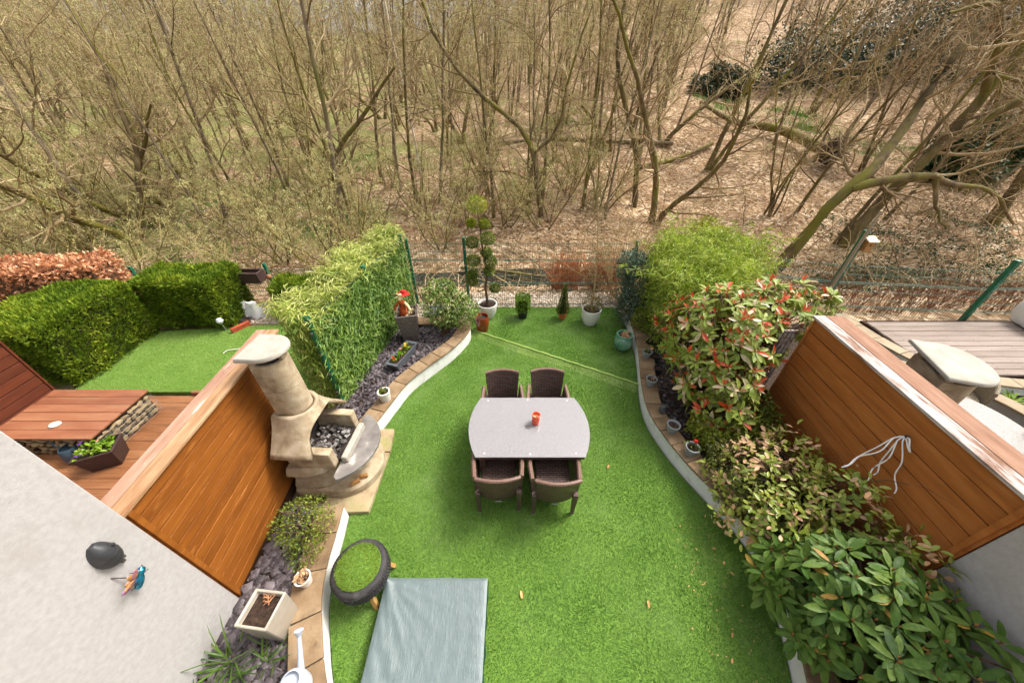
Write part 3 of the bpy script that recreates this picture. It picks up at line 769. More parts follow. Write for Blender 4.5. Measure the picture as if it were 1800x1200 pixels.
cd = thing('candle_jar', 'orange glass candle jar with cream wax on the dining table', 'candle', (.30,2.80,.734))
cd.scale = (1.3,1.3,1.3)
MB().lathe([(.036,0),(.041,.012),(.041,.085),(.038,.105),(.0385,.118),(.034,.118),(.033,.105),(.036,.08),(.036,.014),(0,.014)], 24).build('jar', mat('orange_glass', [L(206,48,4), L(244,86,10)], rough=.12, scale=14, spec=.6, coat=.5), cd)
wx = MB().lathe([(0,.0145),(.035,.0145),(.035,.078),(.02,.074),(0,.073)], 24).build('wax', plain('cream_wax', L(250,226,160), .5), cd)
MB().tube([(0,0,.072),(.002,.001,.088)], .0022, 5).build('wick', M_soot, wx)

# ------------------------------------------------------------------ tarpaulin over a low sandpit
def tarp():
    nx, ny = 90, 90; x0, x1, y0, y1 = -1.27, -.245, -.10, 1.30
    M_t = mat('grey_green_tarpaulin', [L(88,100,99), L(92,105,104), L(97,110,109)], rough=.38, scale=4, stretch=(18,2.2,1), detail=5, bump=.35, bscale=5, bdist=.012, spec=.5, objrand=False)
    u = np.linspace(0,1,nx); v = np.linspace(0,1,ny); Ug, Vg = np.meshgrid(u, v, indexing='xy')
    X = x0+(x1-x0)*Ug + .03*(Ug-.5)*Vg*0; X = X - .02*(1-Vg)*(Ug-.5); Y = y0+(y1-y0)*Vg
    Z = .165 - .014*np.sin(np.pi*Ug)*np.sin(np.pi*Vg)
    Z += .0008*np.sin(46*Ug+3*np.sin(7*Vg)) * (.4+.6*np.sin(5*Vg+2)**2) + .0006*np.sin(70*Vg+4*np.sin(6*Ug)) + .0005*rng.normal(0,1,Ug.shape) + .0025*np.sin(33*(Ug+Vg)+2*np.sin(9*Ug))*np.exp(-((Ug-.15)/.18)**2)
    for k in range(5):   # folds radiating from the pinned corner
        a = .25+.22*k; d = (Ug*math.sin(a)-(1-Vg)*math.cos(a)); r = np.hypot(Ug,1-Vg)
        Z += .012*np.exp(-(d/.022)**2)*np.exp(-r/.25)
    ed = np.minimum(np.minimum(Ug,1-Ug)*(x1-x0), np.minimum(Vg,1-Vg)*(y1-y0)); Z -= .012*np.exp(-ed/.02)
    V = np.stack([X,Y,Z],-1).reshape(-1,3); i, j = np.meshgrid(np.arange(nx-1), np.arange(ny-1), indexing='xy'); q = (j*nx+i).ravel()
    F = np.stack([q,q+1,q+nx+1,q+nx],1)
    # hanging hem
    ring = [(j_, 0) for j_ in range(nx)] + [(nx-1, k) for k in range(1, ny)] + [(k, ny-1) for k in range(nx-2,-1,-1)] + [(0,k) for k in range(ny-2,0,-1)]
    idx = np.array([b*nx+a for a, b in ring]); top = V[idx]; hem = top.copy(); cx = top[:,:2].mean(0); dirn = np.sign(top[:,:2]-cx)
    hem[:,2] = .012 + .006*np.sin(np.arange(len(idx))*.7); hem[:,:2] += nrm(top[:,:2]-cx)*(.006+.008*np.sin(np.arange(len(idx))*.45))[:,None]
    b = len(V); m = len(idx); k = np.arange(m); F2 = np.stack([idx[k], b+k, b+(k+1)%m, idx[(k+1)%m]], 1)
    me = mesh_np('tarpaulin', V, F); smooth(me, 60)
    to = link('tarpaulin', me, M_t); hm = mesh_np('hem', np.concatenate([top, hem]), np.stack([k, m+k, m+(k+1)%m, (k+1)%m], 1)); smooth(hm, 60)
    link('hem', hm, mat('dark_green_hem', [L(24,58,44), L(40,82,64)], rough=.5), to)
    return tag(to, 'grey-green tarpaulin sheet pulled over a low frame on the lawn', 'tarpaulin')
tarp()
tag(MB().box(-1.24,-.08,.004,-.275,1.27,.13).build('sandpit_frame', M_darkwood, sm=False), 'low frame hidden under the grey-green tarpaulin', 'frame')

# ------------------------------------------------------------------ tyre stool
M_rubber = mat('tyre_rubber', [L(38,36,36), L(62,59,58)], rough=.7, scale=12, bump=.2, bscale=60, dirt=L(92,88,82), dirt_scale=5, dirt_lo=.58, dirt_hi=.8)
ty = thing('tyre_stool', 'car tyre stool with turf seat standing on wooden legs', 'stool', (-1.485,1.31,0)); ty.scale = (.92,.92,1)
prof = [(.205,.25),(.22,.225),(.262,.232),(.283,.255),(.288,.30),(.288,.37),(.283,.395),(.268,.412),(.245,.42),(.228,.418),(.215,.40),(.205,.39)]
tyo = MB().lathe(prof, 56, caps=True).build('tyre', M_rubber, ty)
q = MB()
for k in range(60):
    a = 2*math.pi*k/60
    for zz in (.272,.305,.338,.371): q.bx((.2895*math.cos(a+.03*(zz*40%2)), .2895*math.sin(a+.03*(zz*40%2)), zz), (.006,.021,.024), a)
q.build('tread_blocks', M_rubber, tyo, sm=False)['kind'] = 'stuff'
MB().lathe([(.0,.38),(.228,.38),(.228,.428),(.21,.438),(0,.444)], 40).build('seat_pad', M_turfbase, ty)
th = rng.uniform(0,6.28,3600); rr = .232*np.sqrt(rng.uniform(0,1,3600)); P = np.stack([rr*np.cos(th), rr*np.sin(th), np.full(3600,.438)],1)
V, F = leaf_np(P, np.concatenate([rng.normal(0,.5,(3600,2)), np.ones((3600,1))],1), rng.normal(0,1,(3600,3))*[1,1,0], rng.uniform(.014,.026,3600), .005, 'tri')
M_turfS = mat('turf_fibre_olive', [(0,L(82,104,22)), (.5,L(122,140,40)), (1,L(160,174,70))], rough=.6, scale=3, island=.62, transl=.18, spec=.2, objrand=False)
link('turf_seat', mesh_np('turf_seat', V, F), M_turfS, ty)['kind'] = 'stuff'
for k in range(4):
    a = R_(-55+90*k); MB().loft([[(rr_*math.cos(a)+dx_, rr_*math.sin(a)+dy_, z_) for dx_, dy_ in ((-.024,-.024),(.024,-.024),(.024,.024),(-.024,.024))] for rr_, z_ in ((.285,0),(.15,.37))]).build('leg', mat('pine_leg', [L(164,122,66), L(196,154,92)], rough=.7, scale=6, stretch=(4,4,.6)), ty, bev=.004)

# ------------------------------------------------------------------ left wall: lamp and dragonfly
M_black = mat('black_plastic', [L(38,38,40), L(56,56,58)], rough=.5, scale=14, bump=.12, bscale=120, bdist=.002, spec=.45)
lp = thing('wall_lamp', 'black half-dome outdoor lamp fixed to the white wall', 'lamp', (-2.6, .905, 1.77)); lp.scale = (.78,.72,.85)
def shell(w, h, d, n=18, z0=0.0, tp=.75):
    secs = []
    for k in range(9):
        a = k/8; zz = -h/2+h*a; e = math.sqrt(max(.02, 1-((a-.45)/.58)**2)); ww = w*.5*e*(1-.18*a); dd = d*e
        secs.append([(dd*math.cos(-math.pi/2+math.pi*i/n), ww*math.sin(-math.pi/2+math.pi*i/n), zz+z0) for i in range(n+1)] )
    return MB().loft(secs)
shell(.20,.25,.11).build('housing', M_black, lp)
rb = MB(); 
rb.tube([( .118*math.cos(a)*math.sqrt(1-.35*abs(math.sin(a))), .092*math.sin(a), -.045+.05*math.cos(a)) for a in [R_(-85+170*i/20) for i in range(21)]], .006, 6)
rb.build('rim_band', M_black, lp)
MB().lathe([(.001,.012),(.012,.012),(.014,0),(.012,-.012),(.001,-.012)], 14, (.085,.055,.05)).build('sensor_eye', M_black, lp)
MB().bx((.03,.02,-.155),(.03,.03,.05)).bx((.03,.05,-.145),(.02,.02,.03)).build('bracket', M_screw, lp, bev=.004)
M_teal = mat('teal_enamel', [L(6,70,100), L(18,140,170)], rough=.2, scale=30, metal=.6, spec=.6, coat=.5)
M_wing = mat('iridescent_wing', [(.3,L(120,50,170)),(.5,L(210,150,60)),(.7,L(190,150,220))], rough=.2, scale=22, metal=.3, coat=.6)
bg = thing('dragonfly_ornament', 'blue metal dragonfly ornament with purple wings on the white wall', 'ornament', (-2.6, .88, 1.46))
bd = MB().lathe([(.002,-.09),(.02,-.07),(.026,-.03),(.024,0),(.018,.02),(.024,.035),(.022,.06),(.004,.075)], 16)
bo = bd.build('body', M_teal, bg, loc=(.06,0,.0), rot=(R_(-35),R_(12),0))
for s, (dy, dz, ln) in enumerate(((-.3,.9,.11),(-.9,.35,.13),(.2,.95,.09),(-.7,.7,.10))):
    d_ = Vector((.25,dy,dz)).normalized()*ln
    V, F = leaf_np([(0,0,0)], [tuple(d_)], [(1,0,0)], ln, .04, 'oval', .05)
    w_ = link('wing', mesh_np('wing', V, F), M_wing, bg, loc=(.065,-.01,.02)); ms = w_.modifiers.new('t','SOLIDIFY'); ms.thickness=.002
for s in range(6):
    a = R_(30+60*s); MB().tube([(.06,0,0),(.07,.04*math.cos(a),.02+.04*math.sin(a)),(.055,.065*math.cos(a),.01+.065*math.sin(a)),(.03,.075*math.cos(a),-.01+.07*math.sin(a))], .0022, 5).build('leg', M_soot, bg)
MB().tube([(.0,-.05,.13),(.05,-.02,.05)], .004, 6).build('hanging_rod', M_screw, bg)

# ------------------------------------------------------------------ pots and planters
def pot(name, label, loc, prof, m, soil_z, soil_r, cat='plant pot', square=None, group=None, n=32, msoil=None, rz=0.0, asp=1.0, bev=.004):
    t = thing(name, label, cat, loc, rz, group)
    b = MB()
    (b.lathe(prof, n) if not square else b.sq(prof, asp=asp)).build('pot', m, t, bev=bev if square else 0)
    s = MB()
    if square: s.sq([(soil_r,soil_z-.02),(soil_r,soil_z)], asp=asp)
    else:
        s.lathe([(soil_r,soil_z-.02),(soil_r,soil_z),(soil_r*.5,soil_z+.008)], n)
    s.build('soil', msoil or M_soil, t)
    return t
def wall_prof(r0, r1, h, th=.012, rim=.0, rimh=.0, inner=.08):
    p = [(r0*.97,0),(r0,.008)]
    if rim: p += [(r1,h-rimh),(r1+rim,h-rimh),(r1+rim,h)]
    else: p += [(r1,h-.004),(r1-.002,h)]
    return p + [(r1-th,h),(r1-th-.004,h-.006),(r1-th-(r1-r0)*inner/h-.002,h-inner)]
M_cream = mat('cream_glaze', [L(158,148,132), L(176,167,152)], rough=.35, scale=8, coat=.2, spec=.4)
M_whiteglaze = mat('white_glaze', [L(212,206,194), L(228,224,214)], rough=.4, scale=8, spec=.4, dirt=L(176,164,140), dirt_scale=5, dirt_lo=.6, dirt_hi=.85)
M_grey = mat('grey_plastic', [L(118,121,123), L(142,145,147)], rough=.5, scale=10)
M_slatepl = mat('slate_plastic', [L(74,78,82), L(94,98,102)], rough=.5, scale=10)
M_brownpl = mat('brown_rattan_plastic', [L(52,38,36), L(72,54,50)], rough=.5, scale=40, bump=.4, bscale=120, bdist=.004)
M_blackpl = mat('black_pot', [L(30,30,30), L(44,44,44)], rough=.5)
M_terra = mat('terracotta', [L(176,92,48), L(204,118,70)], rough=.85, scale=8, dirt=L(206,170,140), dirt_scale=6, dirt_lo=.6, dirt_hi=.85)
M_red = mat('oxblood_glaze', [L(104,26,14), L(142,44,24)], rough=.12, scale=5, coat=.7, spec=.6)
M_celadon = mat('green_glaze', [L(50,92,74), L(92,138,112), L(128,166,140)], rough=.14, scale=6, stretch=(1,1,.6), coat=.6, spec=.6)
M_stonepot = mat('white_fibrestone', [L(206,202,192), L(226,222,214)], rough=.7, scale=10, bump=.15, dirt=L(180,172,156), dirt_scale=4, dirt_lo=.6, dirt_hi=.9)
M_wickergrey = weave_mat('grey_wicker', L(132,120,112), L(108,96,90), L(50,42,38), .06, .024, rough=.55)
pot_cream = pot('square_planter', 'cream rectangular planter with bare soil and a dried stem against the white wall', (-2.11,.92,.2), [(.112,0),(.118,.01),(.134,.42),(.135,.44),(.114,.44),(.112,.42),(.11,.38)], M_cream, .385, .109, 'planter', True, asp=1.05, rz=R_(-6), bev=.012)
pot('bucket', 'small white bucket of dried succulents on the coping by the cream planter', (-1.99,1.22,.285), wall_prof(.05,.068,.13,.004,.006,.012), M_whiteglaze, .10, .058, 'bucket')
pot('flower_pot', 'small white glazed pot with a green plant on the left coping', (-1.93,3.62,.285), wall_prof(.075,.088,.17,.012,.004,.02), M_whiteglaze, .135, .07)
pot('wicker_planter', 'tall tapered grey wicker planter holding the scarecrow figure', (-1.93,5.28,.2), [(.125,0),(.13,.01),(.19,.60),(.19,.62),(.165,.62),(.16,.60),(.155,.54)], M_wickergrey, .55, .152, 'planter', True, rz=R_(12))
pot('trough', 'slate grey plastic trough of pansies at the foot of the bamboo', (-1.93,4.63,.22), [(.085,0),(.09,.01),(.105,.14),(.112,.145),(.112,.16),(.096,.16),(.094,.15),(.09,.12)], M_slatepl, .125, .088, 'trough', True, asp=3.1, rz=R_(72))
pot('glazed_pot', 'tall oxblood red glazed pot beside the white topiary pot', (-.615,5.84,0), [(.10,0),(.115,.01),(.142,.18),(.142,.30),(.128,.335),(.132,.35),(.118,.35),(.112,.33),(.11,.30)], M_red, .30, .108)
topi_pot = pot('topiary_pot', 'round white pot with the cloud-pruned tree by the green post', (-.53,6.36,0), [(.10,0),(.13,.01),(.185,.14),(.205,.30),(.205,.335),(.21,.34),(.188,.34),(.184,.33),(.182,.30)], M_stonepot, .30, .178)
box_pot = pot('square_pot', 'small black square pot with the clipped box cube', (.23,6.33,0), [(.075,0),(.078,.01),(.10,.18),(.108,.185),(.108,.20),(.094,.20),(.092,.19),(.09,.17)], M_blackpl, .17, .09, square=True)
cone_pot = pot('terracotta_pot', 'terracotta pot with the clipped cone topiary', (1.10,6.28,0), wall_prof(.065,.095,.17,.01,.012,.035), M_terra, .14, .08)
con_pot = pot('conifer_pot', 'round white pot with the thin brown conifer near the right wall', (1.67,6.10,0), [(.10,0),(.13,.01),(.19,.16),(.20,.33),(.20,.36),(.205,.365),(.184,.365),(.18,.35),(.178,.32)], M_stonepot, .32, .174)
pot('glazed_pot', 'celadon green glazed jar with a low succulent by the right wall', (2.13,5.20,0), [(.09,0),(.11,.01),(.165,.12),(.178,.20),(.16,.29),(.135,.325),(.15,.345),(.15,.36),(.122,.36),(.118,.33),(.12,.30)], M_celadon, .30, .116)
gp = []
for i, (x, y, s, lab) in enumerate(((2.36,4.62,.92,'grey plastic pot on the right coping farthest from the camera'), (2.21,3.93,.95,'grey plastic pot with a white plant tag on the right coping'),
                               (2.21,3.02,1.0,'grey plastic pot of bare soil on the right coping next to the dark stone ornament'), (2.32,2.66,1.0,'grey plastic pot with a red flower on the right coping nearest the camera'))):
    g = pot('grey_pot', lab, (x,y,.286), [(r*s, z*s) for r, z in wall_prof(.058,.082,.145,.005,.007,.022)], M_grey, .115*s, .07*s, group='grey plastic pots along the right coping')
    gp.append(g)
tg = MB().bx((.03,.02,.15),(.03,.002,.075)).build('plant_tag', M_whiteglaze, gp[1], rot=(.25,0,.5))
tag(MB().lathe([(.02,0),(.042,.01),(.05,.045),(.046,.08),(.03,.10),(.034,.115),(.026,.135),(.002,.142)], 20, (0,0,0)).lathe([(.002,-.008),(.014,-.004),(.016,.004),(.002,.01)], 10, (-.03,-.02,.115)).build('stone_ornament', mat('dark_stone', [L(54,54,56), L(92,92,94)], rough=.6, scale=16, bump=.2), loc=(2.20,3.36,.286)), 'small round dark stone ornament on the right coping', 'ornament')
for i, (x, y, lab) in enumerate(((2.50,5.05,'black plastic pot behind the right coping, third from the brown fence'), (2.46,4.62,'black plastic pot behind the right coping beside the farthest grey pot'), (2.42,4.3,'black plastic pot behind the right coping, nearest the camera'))):
    pot('black_pot', lab, (x+.05,y,.2), wall_prof(.05,.07,.13,.004,.006,.02), M_blackpl, .10, .058, group='black pots behind the right coping')
pot('tub', 'dark blue-black tub at the foot of the right white wall', (3.34,.66,.2), wall_prof(.17,.21,.34,.014,.01,.03), mat('navy_pot', [L(36,40,54), L(52,56,72)], rough=.35, coat=.2), .28, .18)
pot('square_planter', 'white tapered square planter on the silvered decking', (9.95,5.25,.452), [(.2,0),(.23,.02),(.27,.22),(.26,.40),(.255,.42),(.225,.42),(.22,.40),(.22,.36)], mat('white_planter', [L(222,218,212), L(236,234,230)], rough=.35, scale=6), .36, .218, 'planter', True, asp=1.5, rz=R_(-12), bev=.03)
pot('grey_planter', 'grey square tub behind the pieris shrub', (-1.62,6.15,-.01), [(.13,0),(.135,.01),(.165,.30),(.165,.32),(.145,.32),(.14,.30)], M_slatepl, .28, .142, 'planter', True)

def watering_can(label, loc, rz, m, s=1.0):
    t = thing('watering_can', label, 'watering can', loc, rz)
    MB().lathe([(.085*s,0),(.095*s,.01),(.10*s,.10*s),(.085*s,.19*s),(.07*s,.21*s),(.064*s,.21*s),(.078*s,.185*s),(.08*s,.17*s)], 26).build('body', m, t)
    sp = MB().tube([(.08*s,0,.05*s),(.16*s,0,.13*s),(.27*s,0,.25*s)], [.03*s,.022*s,.016*s], 10).build('spout', m, t)
    MB().lathe([(.012*s,-.02*s),(.034*s,.03*s),(.036*s,.034*s),(.002*s,.040*s)], 18).build('rose', m, sp, loc=(.275*s,0,.255*s), rot=(0,R_(45),0))
    MB().tube([(-.065*s,0,.20*s),(-.15*s,0,.19*s),(-.17*s,0,.12*s),(-.095*s,0,.05*s)], .011*s, 8).build('handle', m, t)
    return t
watering_can('pale grey watering can at the bottom edge by the coping', (-1.70,.50,.286), R_(100), mat('pale_grey_plastic', [L(160,166,176), L(184,190,198)], rough=.4))
watering_can('dark blue-grey watering can beside the plank bench', (-5.98,2.78,.003), R_(165), mat('dark_can', [L(44,58,68), L(62,78,88)], rough=.35), 1.15)

# ------------------------------------------------------------------ foliage helpers
CAMV = np.array([0, 0, 4.15])
def lump(d, amp, k=0.0):
    return 1 + amp*(np.sin(4.1*d[:,0]+3.3*d[:,2]+k)*.5 + np.sin(6.7*d[:,1]-5.1*d[:,0]+2*k)*.35 + np.sin(9.3*d[:,2]+7.7*d[:,1]+3*k)*.3)
def ell_cloud(c, r, n, lo=.72, amp=.18, zmin=-.6, k=0.0):
    """points and outward normals through the outer shell of a lumpy ellipsoid"""
    d = rand_dirs(n, zmin); c = np.array(c); r = np.array(r)
    rad = (lo + (1-lo)*rng.uniform(0,1,n)**.6) * lump(d, amp, k)
    return c + d*r*rad[:,None], nrm(d/r)
def box_cloud(x0, y0, z0, x1, y1, z1, n, depth=.08, amp=.03):
    dx, dy, dz = x1-x0, y1-y0, z1-z0; ar = np.array([dy*dz, dy*dz, dx*dz, dx*dz, dx*dy*1.3]); f = rng.choice(5, n, p=ar/ar.sum())
    P = rng.uniform(0,1,(n,3))*[dx,dy,dz]+[x0,y0,z0]; N = np.zeros((n,3)); dep = rng.uniform(0,1,n)**1.5*depth
    for k,(ax,sg) in enumerate(((0,-1),(0,1),(1,-1),(1,1),(2,1))):
        m = f == k; N[m,ax] = sg; lo = [x0,y0,z0][ax]; hi = [x1,y1,z1][ax]
        P[m,ax] = (hi if sg > 0 else lo) - sg*dep[m]
    P += N*(amp*np.sin(5*P[:,[1]]+4*P[:,[0]]+3*P[:,[2]])) + N*(amp*.7*np.sin(13*P[:,[0]]-11*P[:,[1]]+9*P[:,[2]]))
    # rounded edges
    c = np.array([(x0+x1)/2,(y0+y1)/2,(z0+z1)/2]); q = (P-c)/np.array([dx/2,dy/2,dz/2]); e = np.sort(np.abs(q),1)[:,1]; P = P - (P-c)*(np.clip(e-.86,0,1)*.35)[:,None]
    return P, N
def foliage(name, parent, P, D, U, Ls, Ws, m, shape='dia', fold=.18, droop=0.0, stuff=False):
    L0 = np.array(parent.location) if parent is not None else np.zeros(3)
    V, F = leaf_np(P-L0, D, U, Ls, Ws, shape, fold, droop)
    o = link(name, mesh_np(name, V, F), m, parent)
    if stuff: o['kind'] = 'stuff'
    return o
def stems(name, parent, base, tips, r0, r1, m, n=5, bend=.25, k=5):
    tips = np.asarray(tips, float); N_ = len(tips); base = np.asarray(base, float); base = np.broadcast_to(base, (N_,3)) + rng.normal(0,r0*2.5,(N_,3))*[1,1,0]
    t = np.linspace(0,1,k)[None,:,None]; d = tips-base; mid = np.zeros((N_,1,3)); mid[:,0,2] = np.abs(d[:,2])*bend
    P = base[:,None]+d[:,None]*t + mid*np.sin(np.pi*t) + rng.normal(0,.015,(N_,k,3))*np.sin(np.pi*t)
    Rr = np.broadcast_to(np.linspace(r0,r1,k)[None], (N_,k))
    V, F = tubes_np(P, Rr, n); L0 = np.array(parent.location)
    return link(name, mesh_np(name, V-L0, F), m, parent)
LEAFM = {}
def unit_leaf(m, ratio, fold, droop, var):
    key = (m.name, var, ratio)
    if key not in LEAFM:
        V, F = leaf_np([(0,0,0)], [(1,0,0)], [(0,0,1)], 1.0, ratio, 'oval', fold*(.6+.4*var), droop*(.5+.5*var))
        me = mesh_np('leaf', V, F); smooth(me, 0); me.materials.append(m); LEAFM[key] = me
    return LEAFM[key]
def leafy(root, P, D, U, Ls, ratio, mats, mi, fold, droop, nparts=300, name='leaf', rest='foliage'):
    """the leaves that face the camera most openly become parts, the others one joined part"""
    L0 = np.array(root.location)
    view = nrm(CAMV-P); sc = (nrm(U)*view).sum(1)*.6 + .5*(P[:,2]-P[:,2].min())/(np.ptp(P[:,2])+1e-6) + (P-P.mean(0))@nrm(CAMV-P.mean(0))*.9 + rng.uniform(0,.25,len(P))
    order = np.argsort(-sc); pick = order[:nparts]; keep = order[nparts:]
    Dn = nrm(D); S = nrm(np.cross(Dn, U)); N = np.cross(S, Dn)
    for i in pick:
        o = link(name, unit_leaf(mats[mi[i]], ratio, fold, droop, int(i) % 3), None, root)
        Mx = Matrix.Identity(4)
        for r in range(3): Mx[r][0] = Dn[i,r]*Ls[i]; Mx[r][1] = -S[i,r]*Ls[i]; Mx[r][2] = N[i,r]*Ls[i]; Mx[r][3] = P[i,r]-L0[r]
        o.matrix_basis = Mx
    for k, m in enumerate(mats):
        s = keep[mi[keep] == k]
        if len(s): foliage(rest, root, P[s], D[s], U[s], Ls[s], Ls[s]*ratio, m, 'oval', fold, droop, True)
def whorls(C, Nn, per, L0, L1, spread0=50, spread1=88, up=.35):
    """whorl of leaves round every shoot tip C pointing along Nn"""
    n = len(C); A = nrm(Nn + np.array([0,0,up]) + rng.normal(0,.18,(n,3))); rv = rng.normal(0,1,(n,3)); X = nrm(np.cross(A, rv)); Y = np.cross(A, X)
    th = rng.uniform(0,6.28,n)[:,None]+np.arange(per)[None]*2*np.pi/per+rng.normal(0,.2,(n,per)); sp = np.radians(rng.uniform(spread0,spread1,(n,per)))
    D = A[:,None]*np.cos(sp)[...,None] + (X[:,None]*np.cos(th)[...,None]+Y[:,None]*np.sin(th)[...,None])*np.sin(sp)[...,None]
    U = np.broadcast_to(A[:,None], D.shape); P = C[:,None] + D*.012 - A[:,None]*rng.uniform(0,.04,(n,per))[...,None]
    Ls = rng.uniform(L0,L1,(n,per))*rng.uniform(.85,1.1,n)[:,None]
    return P.reshape(-1,3), D.reshape(-1,3), U.reshape(-1,3), Ls.ravel()

M_bark = mat('shrub_bark', [L(70,50,36), L(108,84,62)], rough=.9, scale=12)
M_core = mat('inner_twigs', [L(34,34,16), L(58,50,28)], rough=.95, scale=14)
M_thuja = mat('conifer_foliage', [(0,L(58,80,16)), (.4,L(90,114,24)), (.75,L(126,144,34)), (1,L(164,170,54))], rough=.6, scale=2.5, island=.55, transl=.2, spec=.2)
M_beech = mat('copper_beech_leaf', [(0,L(150,88,52)), (.5,L(196,134,92)), (1,L(228,182,144))], rough=.65, scale=4, island=.8, transl=.2)
M_bamboo = mat('bamboo_leaf', [(0,L(76,110,26)), (.45,L(130,158,52)), (.8,L(182,194,92)), (1,L(214,214,140))], rough=.45, scale=2, island=.75, transl=.28, spec=.35)
M_bambooR = mat('bright_bamboo_leaf', [(0,L(98,128,24)), (.45,L(146,166,44)), (.8,L(182,192,80)), (1,L(206,208,120))], rough=.45, scale=2, island=.75, transl=.3, spec=.35)
M_cane = mat('bamboo_cane', [L(110,120,52), L(160,160,90)], rough=.5, scale=12)
M_photG = mat('photinia_green', [L(80,102,30), L(122,138,52), L(172,174,94)], rough=.45, scale=5, island=.6, transl=.15, spec=.25, objrand='piece')
M_photR = mat('photinia_red', [L(160,44,18), L(202,82,40), L(214,124,88)], rough=.28, scale=5, island=.7, transl=.25, spec=.5, objrand='piece')
M_photP = mat('photinia_pale', [L(160,150,102), L(198,182,138), L(214,188,160)], rough=.3, scale=5, island=.7, transl=.2, spec=.5, objrand='piece')
M_rhod = mat('rhododendron_leaf', [L(38,64,18), L(70,98,34), L(114,134,60)], rough=.5, scale=5, island=.65, transl=.12, spec=.22, objrand='piece', bump=.1)
M_bud = mat('brown_bud', [L(120,80,40), L(164,116,66)], rough=.7)
M_climbG = mat('climber_green', [L(84,108,30), L(130,146,50), L(168,172,78)], rough=.35, scale=5, island=.7, transl=.2, spec=.45, objrand='piece')
M_climbT = mat('climber_tan', [L(166,120,78), L(206,162,120), L(226,190,152)], rough=.4, scale=5, island=.7, transl=.2, spec=.4, objrand='piece')
M_small = mat('small_evergreen_leaf', [(0,L(62,78,24)), (.5,L(100,114,36)), (1,L(150,154,58))], rough=.5, scale=2, island=.6, transl=.18)
M_smallD = mat('dark_evergreen_leaf', [(0,L(54,66,26)), (.5,L(84,92,42)), (.85,L(116,116,66)), (1,L(150,128,96))], rough=.5, scale=2, island=.6, transl=.15)
M_smallY = mat('golden_leaf', [(0,L(92,110,20)), (.5,L(142,150,34)), (1,L(186,176,60))], rough=.5, scale=2, island=.6, transl=.2)
M_pieris = mat('pieris_leaf', [(0,L(60,88,26)), (.45,L(104,130,46)), (.8,L(152,166,92)), (1,L(214,204,152))], rough=.35, scale=2, island=.8, transl=.18, spec=.45)
M_euc = mat('grey_green_leaf', [(0,L(48,66,48)), (.5,L(84,104,80)), (1,L(138,152,128))], rough=.5, scale=2, island=.75, transl=.15)
M_box = mat('box_leaf', [(0,L(62,92,16)), (.5,L(102,134,28)), (1,L(150,170,56))], rough=.45, scale=2, island=.6, transl=.18)
M_fir = mat('brown_fir', [(0,L(82,80,44)), (.6,L(120,108,64)), (1,L(150,140,76))], rough=.7, scale=2, island=.7, transl=.15)
M_straw = mat('straw_twig', [L(150,124,80), L(196,170,122)], rough=.8, scale=6, island=.6)
M_orangetwig = mat('orange_twig', [L(160,82,38), L(202,124,70)], rough=.7, scale=6, island=.7)
M_redtwig = mat('russet_twig', [L(104,62,44), L(150,90,62)], rough=.75, scale=6, island=.7)
M_blade = mat('iris_blade', [(0,L(38,66,18)), (1,L(104,132,50))], rough=.4, island=.8, transl=.2)
PET = {k: plain('petal_'+k, c, .5, transl=.2) for k, c in dict(purple=L(126,60,190), red=L(204,40,34), white=L(236,232,226), yellow=L(236,196,52), pink=L(226,140,120), orange=L(232,130,60)).items()}

# ------------------------------------------------------------------ clipped hedges
def hedge(label, x0, y0, x1, y1, h, n, m, ls, name='hedge', lw=.3, up=.9, depth=.1, rz=0.0, core=M_core, z0=0.0):
    t = thing(name, label, 'hedge', ((x0+x1)/2,(y0+y1)/2,z0), rz)
    hx, hy = (x1-x0)/2, (y1-y0)/2
    MB().box(-hx+.1,-hy+.1,0,hx-.1,hy-.1,h-.1).build('branches', core, t, sm=False, bev=.05)
    P, N = box_cloud(-hx,-hy,.03,hx,hy,h,n,depth,.035)
    D = N*.7 + rng.normal(0,.45,(n,3)); D[:,2] += up*rng.uniform(.3,1.2,n)
    V, F = leaf_np(P, D, N+rng.normal(0,.4,(n,3)), rng.uniform(.6,1.25,n)*ls, rng.uniform(.8,1.2,n)*ls*lw, 'dia')
    link('foliage', mesh_np('foliage', V, F), m, t)['kind'] = 'stuff'
    return t
hedge('clipped conifer hedge with a flat top behind the pale lawn', -7.45,5.85,-5.85,6.75,1.08,26000,M_thuja,.075)
hedge('long clipped conifer hedge at the left edge of the pale lawn', -8.55,4.12,-7.25,5.80,1.16,28000,M_thuja,.075)
hedge('low conifer bush cut square beside the bamboo, behind the pale lawn', -5.05,6.2,-4.3,6.85,.78,8000,M_thuja,.07)
hedge('copper leaved beech hedge behind the conifer hedges', -12.2,5.55,-8.15,6.35,1.36,13000,M_beech,.085,lw=.6,up=.1,depth=.2,rz=R_(14),core=M_bark)

